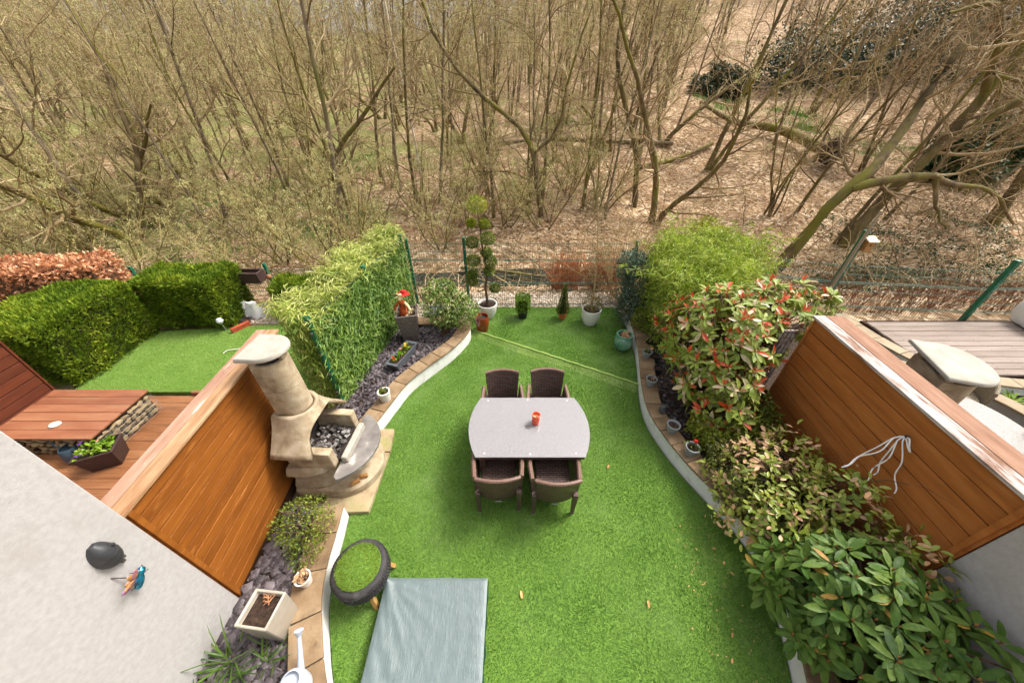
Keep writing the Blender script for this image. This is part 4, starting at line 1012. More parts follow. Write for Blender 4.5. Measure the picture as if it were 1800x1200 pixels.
# ------------------------------------------------------------------ bamboo screens
def bamboo(label, poly, z0, z1, n, m, ll, top_bias, out=None, ncane=70):
    t = thing('bamboo_screen', label, 'bamboo', (poly[0][0], poly[0][1], z0))
    P2 = sample_poly(poly, n); c = np.array(poly).mean(0)
    z = z0 + (z1-z0)*rng.uniform(0,1,n)**top_bias; bil = .10*np.sin(5*P2[:,0]+3*P2[:,1])+.07*np.sin(11*P2[:,1]); z = z + bil*(z-z0)/(z1-z0)
    P = np.concatenate([P2, z[:,None]], 1)
    D = np.concatenate([rng.normal(0,.6,(n,2)), rng.uniform(-.95,.35,(n,1))], 1)
    if out is not None: D[:,:2] += np.array(out)[None]
    foliage('foliage', t, P, D, np.array([0,0,1.0])+rng.normal(0,.35,(n,3)), ll*rng.uniform(.6,1.3,n), .0145*rng.uniform(.7,1.4,n)*(ll/.12), m, 'dia', .15, .25, True)
    b = sample_poly(poly, ncane); tip = np.concatenate([b+rng.normal(0,.1,(ncane,2)), rng.uniform(z1-.35,z1+.12,(ncane,1))],1)
    stems('cane', t, np.concatenate([b, np.full((ncane,1), z0)],1), tip, .008, .003, M_cane, 5, 0)['kind'] = 'stuff'
    return t
M_bambooD = mat('bamboo_shaded_leaf', [(0,L(58,92,24)), (.5,L(98,130,44)), (1,L(150,170,84))], rough=.45, scale=2, island=.75, transl=.2, spec=.35)  # older-leaf copy, darkened: shade on the fence-side face put into the colour
M_bambooT = mat('bamboo_lit_leaf', [(0,L(132,152,56)), (.5,L(184,190,96)), (1,L(220,218,150))], rough=.45, scale=2, island=.75, transl=.28, spec=.3)  # young-leaf copy, paled: light on the screen's top put into the colour
bL = bamboo('dense bamboo screen trained along the green wire fence', [(-2.70,3.5),(-2.24,6.6),(-2.75,6.75),(-3.12,3.75)], .1, 1.78, 21000, M_bamboo, .125, .72, (.25,-.05))
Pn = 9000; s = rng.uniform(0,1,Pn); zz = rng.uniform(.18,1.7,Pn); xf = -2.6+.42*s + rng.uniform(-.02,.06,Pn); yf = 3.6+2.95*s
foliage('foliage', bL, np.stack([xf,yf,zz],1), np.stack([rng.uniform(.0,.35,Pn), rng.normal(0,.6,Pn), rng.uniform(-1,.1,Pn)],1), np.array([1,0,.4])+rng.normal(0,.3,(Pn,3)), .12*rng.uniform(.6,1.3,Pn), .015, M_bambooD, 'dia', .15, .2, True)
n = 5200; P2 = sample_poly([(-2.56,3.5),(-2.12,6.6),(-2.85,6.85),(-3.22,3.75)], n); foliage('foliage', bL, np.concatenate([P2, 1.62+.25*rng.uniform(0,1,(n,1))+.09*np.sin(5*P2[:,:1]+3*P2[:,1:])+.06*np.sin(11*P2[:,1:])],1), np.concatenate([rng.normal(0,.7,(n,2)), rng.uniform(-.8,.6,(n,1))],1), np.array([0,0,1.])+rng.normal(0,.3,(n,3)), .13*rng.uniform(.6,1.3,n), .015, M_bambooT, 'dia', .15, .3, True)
bamboo('bright yellow-green bamboo thicket behind the red-tipped shrub', [(2.5,4.7),(2.5,6.0),(3.1,6.8),(4.7,6.6),(4.4,5.2),(3.3,4.6)], .1, 1.86, 21000, M_bambooR, .12, .6, None, 60)

# tall arching shoots breaking the outline of the bright bamboo
sb = thing('bamboo_shoots', 'arching yellow-green shoots standing above the bright bamboo thicket', 'bamboo', (3.3,5.7,.1))
n = 46; b0 = sample_poly([(2.6,4.9),(2.6,6.2),(3.2,6.8),(4.6,6.5),(4.3,5.4)], n); d = nrm(np.concatenate([rng.normal(0,.16,(n,2)), np.ones((n,1))],1)); p = np.concatenate([b0, np.full((n,1),1.0)],1); pts = [p]
for s in range(6): p = p+d*rng.uniform(.14,.24,(n,1)); d = nrm(d+rng.normal(0,.10,(n,3))+np.concatenate([d[:,:2]*.25, np.full((n,1),-.10)],1)); pts.append(p)
PS = np.stack(pts,1); V, F = tubes_np(PS, np.broadcast_to(np.linspace(.006,.002,7)[None],(n,7)), 4); link('cane', mesh_np('cane', V-np.array(sb.location), F), M_cane, sb)['kind'] = 'stuff'
T = np.repeat(PS[:,1:].reshape(-1,3), 9, 0); k = len(T); T = T+rng.normal(0,.03,(k,3)); foliage('foliage', sb, T, np.concatenate([rng.normal(0,.7,(k,2)), rng.uniform(-.5,.7,(k,1))],1), np.array([0,0,1.])+rng.normal(0,.3,(k,3)), .12*rng.uniform(.6,1.3,k), .013, M_bambooR, 'dia', .15, .3, True)

# ------------------------------------------------------------------ red-tipped photinia, rhododendron, climber
ph = thing('photinia', 'tall glossy shrub with red young leaves beside the brown fence', 'shrub', (2.95,3.75,.2))
Cs = []; Ns = []
for c, r, n in (((3.05,4.0,1.35),(.80,.75,.62),230), ((2.88,3.6,1.0),(.52,.62,.62),125), ((3.55,4.05,1.62),(.78,.48,.36),80), ((2.82,3.12,.74),(.34,.36,.45),52), ((4.05,4.1,1.75),(.5,.3,.22),26)):
    a, b = ell_cloud(c, r, n, .8, .22, -.35); Cs.append(a); Ns.append(b)
Cs = np.concatenate(Cs); Ns = np.concatenate(Ns)
m_ = ~((Cs[:,0] > 3.5) & (Cs[:,1] < 3.45)); Cs, Ns = Cs[m_], Ns[m_]
P, D, U, Ls = whorls(Cs, Ns, 7, .11, .165)
mi = rng.choice(3, len(P), p=[.85,.05,.10])
tipm = rng.uniform(0,1,len(Cs)) < .62
P2, D2, U2, L2 = whorls(Cs[tipm]+Ns[tipm]*.03, Ns[tipm], 4, .05,.10, 15, 45, .7)
P, D, U, Ls = np.concatenate([P,P2]), np.concatenate([D,D2]), np.concatenate([U,U2]), np.concatenate([Ls,L2]); mi = np.concatenate([mi, np.where(rng.uniform(0,1,len(P2))<.72,1,2)])
leafy(ph, P, D, U, Ls, .36, [M_photG, M_photR, M_photP], mi, .2, .16)
stems('stem', ph, (2.95,3.7,.2), Cs[::3], .02, .005, M_bark)
rh = thing('rhododendron', 'broad large-leaved rhododendron in the near right corner', 'shrub', (2.95,.85,.2))
Cs = []; Ns = []
for c, r, n in (((3.05,.98,.62),(.72,.5,.52),115), ((2.9,.60,.6),(.50,.5,.48),100), ((3.25,.62,.72),(.42,.5,.42),50), ((2.72,1.2,.5),(.40,.28,.4),48), ((3.2,.1,.6),(.6,.4,.4),40)):
    a, b = ell_cloud(c, r, n, .82, .2, -.1); Cs.append(a); Ns.append(b)
Cs = np.concatenate(Cs); Ns = np.concatenate(Ns); m_ = Cs[:,0] < 3.46; Cs, Ns = Cs[m_], Ns[m_]
P, D, U, Ls = whorls(Cs, Ns, 8, .13, .185, 58, 95, .8)
m_ = (P+D*Ls[:,None])[:,0] < 3.52; P, D, U, Ls = P[m_], D[m_], U[m_], Ls[m_]
M_rhodY = mat('rhododendron_old_leaf', [L(120,116,40), L(168,140,60), L(150,96,48)], rough=.5, scale=6, island=.6, transl=.15, spec=.2, objrand='piece')
D = D + rng.normal(0,.16,D.shape)
leafy(rh, P, D, U, Ls*rng.uniform(.72,1.1,len(P)), .35, [M_rhod, M_rhodY], (rng.uniform(0,1,len(P)) < .035).astype(int), .14, .2)
q = MB()
for c in Cs: q.lathe([(.002,-.012),(.008,0),(.007,.014),(.001,.026)], 6, tuple(c+np.array([0,0,.012])))
q.build('flower_buds', M_bud, rh, world=True)['kind'] = 'stuff'
stems('stem', rh, (2.95,.8,.2), Cs[::2], .018, .006, M_bark)
cl = thing('climber', 'sprawling evergreen climber with tan and green leaves against the brown fence', 'climbing plant', (3.1,2.05,.2))
Cs = []; Ns = []
for c, r, n in (((3.0,2.12,.52),(.62,.55,.42),190), ((2.75,1.72,.42),(.45,.32,.4),95), ((3.36,1.75,.68),(.28,.46,.46),105), ((3.3,2.45,.6),(.35,.3,.35),50), ((3.42,1.15,.95),(.14,.28,.22),24)):
    a, b = ell_cloud(c, r, n, .78, .25, -.15); Cs.append(a); Ns.append(b)
Cs = np.concatenate(Cs); Ns = np.concatenate(Ns); m_ = Cs[:,0] < 3.54; Cs, Ns = Cs[m_], Ns[m_]
P, D, U, Ls = whorls(Cs, Ns, 8, .06, .095, 40, 95, .5)
P = P + rng.normal(0,.035,P.shape); D = D + rng.normal(0,.3,D.shape)
m_ = (P+D*Ls[:,None])[:,0] < 3.59; P, D, U, Ls = P[m_], D[m_], U[m_], Ls[m_]
tanp = .16+.5*np.clip(np.sin(3.1*P[:,0]+2)*np.sin(4.3*P[:,1]+.5)+.15,0,1); mi = (rng.uniform(0,1,len(P)) < tanp).astype(int)
leafy(cl, P, D, U, Ls, .44, [M_climbG, M_climbT], mi, .16, .12)
stems('stem', cl, (3.3,2.0,.2), Cs[::4], .008, .003, M_bark)
runs = []
for k in range(9):
    a = Cs[rng.integers(len(Cs))]; runs.append(a+np.array([rng.uniform(.0,.25), rng.uniform(-.2,.3), rng.uniform(.15,.4)]))
runs = np.array(runs); runs[:,0] = np.minimum(runs[:,0], 3.55); stems('runner', cl, (3.2,2.0,.5), runs, .004, .002, M_bark, 4, .3)

def small_shrub(label, blobs, n, m, ls, name='shrub', cat='shrub', lw=.55, base=None, up=.4, amp=.2, stem_n=14, lo=.6, stemm=None):
    c0 = np.array(blobs[0][0]); base = base or (c0[0], c0[1], .2)
    t = thing(name, label, cat, base)
    vol = np.array([np.prod(b[1])**(2/3) for b in blobs]); Ps = []; Ns = []
    for (c, r), v in zip(blobs, vol/vol.sum()):
        a, b = ell_cloud(c, r, max(int(n*v), 4), lo, amp, -.7, c[0]*3); Ps.append(a); Ns.append(b)
    P = np.concatenate(Ps); N = np.concatenate(Ns); k = len(P)
    D = N*.5 + rng.normal(0,.6,(k,3)); D[:,2] += up
    foliage('foliage', t, P, D, N+np.array([0,0,.5])+rng.normal(0,.35,(k,3)), ls*rng.uniform(.6,1.3,k), ls*lw*rng.uniform(.8,1.2,k), m, 'dia', .18, .05, True)
    if stem_n: stems('stem', t, base, P[rng.integers(0,k,stem_n)], .012, .004, stemm or M_bark)
    return t
small_shrub('low yellow-green leafy shrub at the corner of the brown fence', [((3.1,2.95,.45),(.42,.34,.36)), ((2.75,2.85,.42),(.34,.3,.28)), ((3.3,3.1,.55),(.22,.2,.3))], 4200, M_small, .045)
small_shrub('dull green small-leaved shrub spilling over the right coping', [((2.7,2.4,.42),(.34,.42,.3)), ((2.62,2.05,.4),(.28,.3,.26)), ((2.8,1.78,.36),(.24,.26,.24))], 4600, M_smallD, .034)
small_shrub('small golden shrub below the red-tipped shrub beside the grey pots', [((2.6,3.0,.40),(.20,.24,.2)), ((2.68,2.74,.42),(.22,.2,.2))], 1800, M_smallY, .035)
small_shrub('grey-green evergreen bush behind the right end of the coping', [((2.62,6.25,.85),(.42,.38,.75)), ((2.5,6.05,.45),(.34,.34,.42)), ((2.35,6.35,1.2),(.26,.26,.32))], 6000, M_euc, .055)
small_shrub('leafy pieris shrub with cream flower tassels behind the red pot', [((-1.28,5.5,.78),(.46,.36,.40)), ((-1.0,5.58,.62),(.34,.3,.30)), ((-1.35,5.62,1.05),(.3,.26,.22))], 3000, M_pieris, .075, lw=.34, base=(-1.3,5.4,.2), stem_n=16)
small_shrub('low golden evergreen on the left coping beside the orange fence', [((-2.22,1.72,.42),(.30,.27,.26)), ((-2.1,1.5,.34),(.18,.2,.18))], 2600, M_small, .03, base=(-2.25,1.72,.2))
small_shrub('small dark plant at the far end of the right wall', [((2.55,5.55,.42),(.2,.26,.24))], 1200, M_small, .04)
small_shrub('olive conifer bush behind the bright bamboo', [((4.3,7.3,1.0),(.55,.5,.85))], 5000, M_smallY, .06, base=(4.3,7.3,0))

# grassy iris tufts by the cream planter
def tuft(label, loc, n, ln, m=M_blade, w=.012, cat='plant', name='grass_tuft'):
    t = thing(name, label, cat, loc)
    D = np.concatenate([rng.normal(0,.75,(n,2)), np.ones((n,1))],1)
    V, F = leaf_np(rng.normal(0,.03,(n,3))*[1,1,0], D, np.array([0,0,1.])+.2*rng.normal(0,1,(n,3)), ln*rng.uniform(.5,1.15,n), w, 'oval', .1, .55)
    link('blades', mesh_np('blades', V, F), m, t)['kind'] = 'stuff'; return t
tuft('strap-leaved tuft at the wall corner below the cream planter', (-2.40,.66,.2), 34, .34)
tuft('strap-leaved tuft between the cream planter and the coping', (-2.08,.66,.2), 22, .26)
tuft('strap-leaved tuft at the bottom edge against the white wall', (-2.42,.42,.2), 26, .3)
tuft('small green plant in the bed beyond the brown fence', (7.5,3.55,.31), 26, .22, M_box, .03)
tuft('dead russet grass clump in the bed beyond the brown fence', (7.05,3.75,.31), 60, .22, M_redtwig, .006)

# ------------------------------------------------------------------ what grows in the pots
def ball_leaves(t, name, c, r, n, m, ls, lw=.55):
    P, N = ell_cloud(c, r, n, .72, .06, -1); D = N*.7+rng.normal(0,.5,(n,3))
    V, F = leaf_np(P, D, N+rng.normal(0,.4,(n,3)), ls*rng.uniform(.7,1.2,n), ls*lw, 'dia'); return link(name, mesh_np(name, V, F), m, t)
ct = thing('cloud_pruned_tree', 'slim cloud-pruned conifer with round tufts in the white pot', 'tree', (-.53,6.36,.30))
tr = [(0,0,0),(-.02,.0,.4),(.03,.01,.8),(-.04,0,1.2),(-.06,.02,1.6),(-.1,0,2.0)]
MB().tube(tr, [.028,.025,.022,.019,.015,.008], 8).build('trunk', M_bark, ct)
for (x, z, r) in ((-.46,1.79,.13),(-.77,1.67,.12),(-.5,1.47,.10),(-.77,1.32,.13),(-.43,1.3,.12),(-.46,1.12,.10),(-.82,.86,.11),(-.81,1.02,.10),(-.36,.68,.10),(-.63,2.39,.17),(-.76,2.05,.08),(-.52,2.03,.09)):
    c = (x+.53, random.uniform(-.06,.06), z-.30); i = min(range(6), key=lambda k: abs(tr[k][2]-c[2]+.12)); a = Vector(tr[i])
    br = MB().tube([a, (a+Vector(c))/2+Vector((0,0,-.03)), c], [.009,.007,.005], 5).build('branch', M_bark, ct)
    ball_leaves(br, 'tuft', c, (r,r,r*.8), 900, M_smallY if z > 1.9 else M_small, .045, .3)['kind'] = 'stuff'
bxt = thing('box_topiary', 'box plant clipped into a cube in the black pot', 'topiary', (.23,6.33,.17))
P, N = box_cloud(-.145,-.145,.02,.145,.145,.36,2600,.05,.008); D = N+rng.normal(0,.5,(2600,3)); V, F = leaf_np(P, D, N+rng.normal(0,.3,(2600,3)), .026, .016)
link('foliage', mesh_np('foliage', V, F), M_box, bxt)['kind'] = 'stuff'; MB().box(-.1,-.1,.03,.1,.1,.31).build('branches', M_core, bxt)
MB().tube([(0,0,0),(0,0,.1)], .012, 6).build('trunk', M_bark, bxt)
cn = thing('cone_topiary', 'box plant clipped into a slim cone in the terracotta pot', 'topiary', (1.10,6.28,.14))
n = 2600; h = rng.uniform(0,1,n)**1.5; th = rng.uniform(0,6.28,n); r = .125*(1-h)**.75*rng.uniform(.8,1.05,n); P = np.stack([r*np.cos(th), r*np.sin(th), .03+.66*h],1); N = nrm(np.stack([np.cos(th), np.sin(th), np.full(n,.3)],1))
V, F = leaf_np(P, N+rng.normal(0,.4,(n,3))+[0,0,.4], N, .025, .015); link('foliage', mesh_np('foliage', V, F), M_small, cn)['kind'] = 'stuff'
MB().lathe([(.085,.03),(.05,.3),(.005,.62)], 12).build('branches', M_core, cn); MB().tube([(0,0,0),(0,0,.1)], .012, 6).build('trunk', M_bark, cn)
cf = thing('thin_conifer', 'tall thin sparse brown conifer in the white pot near the right wall', 'tree', (1.67,6.10,.32))
MB().tube([(0,0,0),(-.02,.01,.6),(-.06,0,1.2),(-.14,0,1.8),(-.24,0,2.4)], [.02,.016,.012,.008,.003], 8).build('trunk', M_straw, cf)
sp = np.array([[[0,0,.0],[-.05,0,1.0],[-.14,0,1.8],[-.24,0,2.4]]]); Pb, Rb = grow(sp, np.array([[.02,.016,.01,.004]]), 90, .05, 1, .10, .2, 50, 85, -.05, 4, .12, .35, .3, .002)
V, F = tubes_np(Pb, Rb, 3); link('branch', mesh_np('branch', V, F), M_bark, cf)['kind'] = 'stuff'
tp = Pb[:,1:].reshape(-1,3); tp = np.repeat(tp, 11, 0)+rng.normal(0,.035,(len(tp)*11,3)); k = len(tp); V, F = leaf_np(tp, rng.normal(0,1,(k,3))+[0,0,-.2], rng.normal(0,1,(k,3)), .035*rng.uniform(.6,1.3,k), .008)
link('foliage', mesh_np('foliage', V, F), M_fir, cf)['kind'] = 'stuff'
pt, pn = ell_cloud((0,0,.16),(.19,.17,.2),900,.5,.2); V, F = leaf_np(pt, pn+rng.normal(0,.5,(900,3)), pn, .035, .012); link('foliage', mesh_np('foliage', V, F), M_fir, cf)['kind'] = 'stuff'

def flowers(label, loc, n, w, d, h, ls, m, blooms, name='bedding_plants', rz=0.0):
    t = thing(name, label, 'plants', loc, rz)
    P = np.stack([rng.uniform(-w,w,n), rng.uniform(-d,d,n), rng.uniform(0,h,n)],1); D = rng.normal(0,.7,(n,3))+[0,0,.8]
    V, F = leaf_np(P, D, np.array([0,0,1.])+rng.normal(0,.5,(n,3)), ls*rng.uniform(.6,1.2,n), ls*.5, 'oval', .15, .2); link('leaves', mesh_np('leaves', V, F), m, t)['kind'] = 'stuff'
    for (x,y,z,c,s) in blooms:
        a = np.arange(5)*2*np.pi/5; V, F = leaf_np(np.tile([[0,0,0]],(5,1)), np.stack([np.cos(a),np.sin(a),np.full(5,.35)],1), [(0,0,1)]*5, s, s*.9, 'oval', .1, .1)
        link('bloom', mesh_np('bloom', V, F), PET[c], t, loc=(x,y,z), rot=(random.uniform(-.5,.5),random.uniform(-.5,.5),0))
    return t
flowers('pansies and green seedlings growing in the slate grey trough', (-1.93,4.63,.34), 60, .24, .06, .07, .07, M_box, [(-.22,0,.06,'red',.03),(-.2,.03,.08,'red',.028),(-.12,.02,.08,'purple',.026),(.02,.02,.10,'pink',.028),(.12,.0,.08,'yellow',.03),(.18,.03,.09,'yellow',.03)], rz=R_(72))
flowers('green foliage plant in the small white pot on the left coping', (-1.93,3.62,.42), 14, .04, .04, .03, .08, M_small, [])
flowers('dried brown succulents in the small white bucket', (-1.99,1.22,.385), 40, .045, .045, .06, .05, M_climbT, [])
flowers('reddish succulent in the celadon glazed jar', (2.13,5.20,.30), 40, .08, .08, .05, .06, M_climbT, [])
flowers('small seedling in the farthest grey pot', (2.36,4.62,.395), 18, .05, .05, .05, .05, M_small, [(.06,0,.08,'pink',.03)])
flowers('brown dead seedling in the grey pot with the white plant tag', (2.21,3.93,.395), 12, .04, .04, .02, .03, M_climbT, [])
flowers('red flower and small leaves in the nearest grey pot', (2.32,2.66,.405), 16, .06, .06, .06, .06, M_small, [(.02,.03,.07,'red',.04),(.035,.04,.09,'red',.03)])
tw = thing('dried_stem', 'dry branching orange-brown stem in the cream planter', 'plant', (-2.08,.97,.58))
a = np.array([[[0,0,0],[.01,.0,.05],[.02,.01,.1]]]); Pb, Rb = grow(a, np.full((1,3),.006), 14, .3, 1, .5, 1.1, 30, 80, .0, 4, .5, .6, .4, .0022); V, F = tubes_np(Pb, Rb, 5); link('twigs', mesh_np('twigs', V, F), mat('dry_stem', [L(168,110,72), L(206,150,108)], rough=.8), tw)['kind'] = 'stuff'
tw = thing('phormium', 'bronze strap-leaved plant in front of the green corner post', 'plant', (-1.75,6.2,.3))
V, F = leaf_np(np.zeros((7,3)), np.stack([rng.normal(0,.4,7),rng.normal(0,.4,7),np.ones(7)],1), rng.normal(0,1,(7,3)), rng.uniform(.5,.85,7), .035, 'oval', .1, .1); link('blades', mesh_np('blades', V, F), mat('bronze_leaf', [L(120,84,76), L(176,150,134)], rough=.5, island=.7), tw)['kind'] = 'stuff'

# ------------------------------------------------------------------ scarecrow figure in the wicker planter
sc = thing('scarecrow_doll', 'small straw scarecrow doll with a red hat standing in the wicker planter', 'ornament', (-1.97,5.27,.752))
M_strawd = mat('straw_doll', [L(206,180,124), L(236,218,172)], rough=.8, scale=20); M_rust = mat('checked_rust_cloth', [L(150,62,24), L(196,96,44)], rough=.85, scale=14, tex='voronoi')
MB().tube([(0,0,-.18),(0,0,.1)], .008, 6).tube([(.05,-.02,-.18),(.035,0,.1)], .007, 6).build('stick', M_log, sc)
MB().lathe([(.002,.02),(.07,.03),(.065,.12),(.05,.24),(.06,.29),(.03,.32),(.002,.33)], 16).build('body', M_rust, sc)
MB().lathe([(.002,.31),(.035,.33),(.05,.375),(.04,.42),(.002,.44)], 16).build('head', M_strawd, sc)
hat = MB().lathe([(.002,.40),(.105,.402),(.11,.41),(.055,.425),(.05,.47),(.002,.49)], 20).build('hat', PET['red'], sc, rot=(R_(-8),R_(6),0))
for s in (-1,1):
    MB().tube([(s*.05,-.01,.27),(s*.11,-.03,.2),(s*.14,-.05,.13)], [.026,.024,.022], 8).build('arm', M_rust if s < 0 else M_strawd, sc)
    MB().tube([(s*.035,-.01,.04),(s*.05,-.05,-.06),(s*.055,-.06,-.12)], [.028,.025,.02], 8).build('leg', M_strawd if s > 0 else M_rust, sc)
P = np.concatenate([np.tile([[0,-.01,.41]],(40,1)), np.tile([[.14,-.05,.12]],(16,1)), np.tile([[-.14,-.05,.12]],(16,1)), np.tile([[.055,-.06,-.12]],(14,1)), np.tile([[-.055,-.06,-.12]],(14,1))]); k = len(P)
V, F = leaf_np(P, rng.normal(0,.7,(k,3))+[0,-.2,-.5], rng.normal(0,1,(k,3)), rng.uniform(.06,.12,k), .012); link('straw', mesh_np('straw', V, F), M_strawd, sc)['kind'] = 'stuff'

# ------------------------------------------------------------------ left garden
bn = thing('plank_bench', 'low plank-topped gabion bench on the left decking', 'bench', (-6.34,3.27,0)); bn.scale = (1,1,.86)
me = None
for k in range(6):
    if me is None: ob = MB().bx((0,0,0),(1.68,.146,.035)).build('plank', M_bench, bn, bev=.004); me = ob.data
    else: ob = link('plank', me, None, bn); m = ob.modifiers.new('bevel','BEVEL'); m.width=.004; m.segments=2
    ob.location = (-.09+random.uniform(-.004,.004), -.385+.153*k, .435+random.uniform(-.002,.002))
gb = MB().box(-.82,-.40,.004,.72,.40,.40).build('gabion_core', M_soil, bn, sm=False)
M_gab = mat('gabion_stone', [L(96,82,58), L(142,122,88), L(176,156,118)], rough=.9, scale=9, island=.5, objrand='piece', bump=.4, bscale=30)
sv_ = []
for k in range(4):
    d = rand_dirs(14); import bmesh
    b = bmesh.new()
    for p in d: b.verts.new(p*np.array([.06,.045,.04])*rng.uniform(.85,1.1))
    bmesh.ops.convex_hull(b, input=b.verts); me2 = bpy.data.meshes.new('stone'); b.to_mesh(me2); b.free(); me2.materials.append(M_gab); sv_.append(me2)
for k in range(9):
    for j in range(4):
        o = link('stone', sv_[(k+j) % 4], None, bn, (.735+random.uniform(-.01,.01), -.36+.09*k+random.uniform(-.015,.015), .055+.095*j), (random.uniform(-.5,.5),random.uniform(-.5,.5),1.57+random.uniform(-.4,.4)))
for k in range(15):
    for j in range(4):
        link('stone', sv_[(2*k+j) % 4], None, bn, (-.76+.1*k+random.uniform(-.015,.015), -.415+random.uniform(-.01,.01), .055+.095*j), (random.uniform(-.5,.5),random.uniform(-.5,.5),random.uniform(-.4,.4)))
q = MB()
for k in range(9): q.tube([(.795,-.46,.03+.045*k),(.795,.42,.03+.045*k)], .002, 4)
for k in range(11): q.tube([(.798,-.45+.085*k,.01),(.798,-.45+.085*k,.40)], .002, 4)
q.build('wire_basket', M_wiregrey, bn)['kind'] = 'stuff'
tag(MB().lathe([(.002,0),(.05,.002),(.056,.012),(.046,.024),(.002,.028)], 24, sx=1.25).build('painted_pebble', M_whiteglaze, loc=(-6.28,3.04,.391), rot=(0,0,.2)), 'white oval pebble lying on the plank bench', 'pebble')
pot('plastic_planter', 'dark brown ribbed planter of pansies at the corner of the plank bench', (-5.50,2.74,.003), [(.12,0),(.125,.01),(.16,.27),(.17,.275),(.17,.30),(.148,.30),(.145,.28),(.14,.24)], M_brownpl, .25, .138, 'planter', True, asp=1.25, rz=R_(25))
flowers('pansies with purple blooms in the dark brown planter', (-5.50,2.74,.25), 130, .16, .12, .08, .07, M_box, [(-.16,.1,.10,'purple',.04),(-.12,-.11,.08,'purple',.035),(.02,.08,.09,'pink',.026)], rz=R_(25))
tubo = pot('tub', 'grey tub with a black handle at the far left edge', (-6.62,2.36,.003), wall_prof(.15,.19,.36,.01,.012,.03), M_grey, .3, .165, 'tub')
MB().tube([(.19,.0,.32),(.26,.02,.34),(.30,.0,.22),(.26,-.03,.10),(.17,0,.08)], .012, 8).build('handle', M_black, tubo)
wb = thing('window_box', 'brown rattan window box hooked over the left wire fence', 'planter', (-5.74,6.72,.68))
MB().box(-.32,-.11,0,.32,.11,.02).box(-.34,-.13,.02,-.30,.13,.24).box(.30,-.13,.02,.34,.13,.24).box(-.30,-.13,.02,.30,-.10,.24).box(-.30,.10,.02,.30,.13,.24).build('box', M_brownpl, wb, bev=.006)
MB().box(-.295,-.095,.1,.295,.095,.17).build('soil', M_soil, wb)
MB().tube([(.2,.13,.2),(.2,.21,.24),(.2,.235,.1)], .006, 5).tube([(-.2,.13,.2),(-.2,.21,.24),(-.2,.235,.1)], .006, 5).build('hook', M_screw, wb)
for k, (x, z) in enumerate(((-5.36,.72),(-5.34,.50))):
    f = thing('bird_feeder', ('round fat-ball feeder hanging beside the window box, upper one','round fat-ball feeder hanging beside the window box, lower one')[k], 'bird feeder', (x,6.86,z), group='fat balls on the fence post')
    MB().lathe([(.002,-.055),(.04,-.038),(.055,0),(.04,.038),(.002,.055)], 14).build('fat_ball', mat('fat_ball', [L(120,76,48), L(170,122,86)], rough=.9, scale=40, bump=.5), f); MB().tube([(0,0,.05),(0,.03,.14)], .004, 4).build('string', M_straw, f)
bgm = mat('printed_sack', [(.3,L(70,72,84)),(.42,L(224,222,220)),(.6,L(232,230,228)),(.7,L(214,120,50))], rough=.4, scale=5)
for k, (x, y, h, r, lab) in enumerate(((-5.62,6.3,.38,.15,'crumpled white and orange compost sack on the gravel, right'),(-5.95,6.45,.30,.3,'crumpled grey compost sack on the gravel, left'))):
    secs = []
    for j in range(7):
        a = j/6; w = .16*(1-.35*a**2)*(1+.08*math.sin(5*a+k)); d = .09*(1-.55*a); secs.append([(w*math.cos(t_)*(1+.12*math.sin(5*t_+3*a)), d*math.sin(t_)*(1+.15*math.sin(4*t_+k)), h*a+.02*math.sin(3*t_+a*4)) for t_ in [2*math.pi*i/18 for i in range(18)]])
    tag(MB().loft(secs).build('compost_sack', bgm, loc=(x,y,.015), rot=(0,R_(6),r)), lab, 'sack', 'sacks on the gravel')
gl_ = thing('solar_globe_light', 'clear globe garden light on a stake at the hedge corner', 'light', (-5.86,5.72,.03))
MB().tube([(0,0,-.02),(-.03,0,.22)], .006, 6).build('stake', M_wiregrey, gl_); MB().lathe([(.002,-.065),(.045,-.047),(.065,0),(.045,.047),(.002,.065)], 20, (-.03,0,.285)).build('globe', mat('pale_globe', [L(180,184,182), L(214,216,214)], rough=.15, coat=.5), gl_)
tag(MB().bx((0,0,0),(.06,.36,.12)).build('edging_board', mat('red_edging', [L(150,62,40), L(178,86,60)], rough=.6, stretch=(3,.6,3)), loc=(-5.66,5.85,.07), rot=(0,0,R_(-30)), bev=.005), 'short red-brown edging board at the corner of the pale lawn', 'edging')
pot('black_pot', 'small dark bowl on the gravel behind the red-brown edging', (-5.72,6.1,.01), wall_prof(.07,.1,.09,.008), M_blackpl, .06, .08)
tag(MB().tube([(-5.45,5.09,.062),(-5.05,5.17,.066)], .008, 6).tube([(-5.45,5.09,.062),(-5.46,5.0,.062)], .005, 5).build('garden_cane', M_whiteglaze), 'white cane lying on the pale lawn beside the orange fence cap', 'cane')

# ------------------------------------------------------------------ right garden
pc = catmull([(6.6,5.75),(6.65,5.3),(6.72,4.8),(6.9,4.32),(7.35,3.98),(8.2,3.82),(9.6,3.78),(11,3.78)])
curved_wall('sandstone edged kerb curving round the silvered decking', pc, .2, -1, .44, .4, M_copingR, .2)
pc2 = catmull([(5.6,4.25),(6.2,3.95),(6.62,3.62),(6.85,3.2),(6.9,2.7),(6.8,2.2)])
curved_wall('white wall with sandstone coping beside the wicker lounge set', pc2, .2, 1, .56, .4, M_copingR, .2, M_white)
M_wickW = weave_mat('white_wicker', L(178,172,166), L(160,154,148), L(108,102,96), .03, .014, rough=.5)
M_wickB = weave_mat('beige_wicker', L(176,160,134), L(156,140,114), L(84,72,56), .04, .016, rough=.6)
ot = thing('wicker_table', 'oval white wicker table beyond the brown fence', 'table', (5.72,2.78,.34), R_(20))
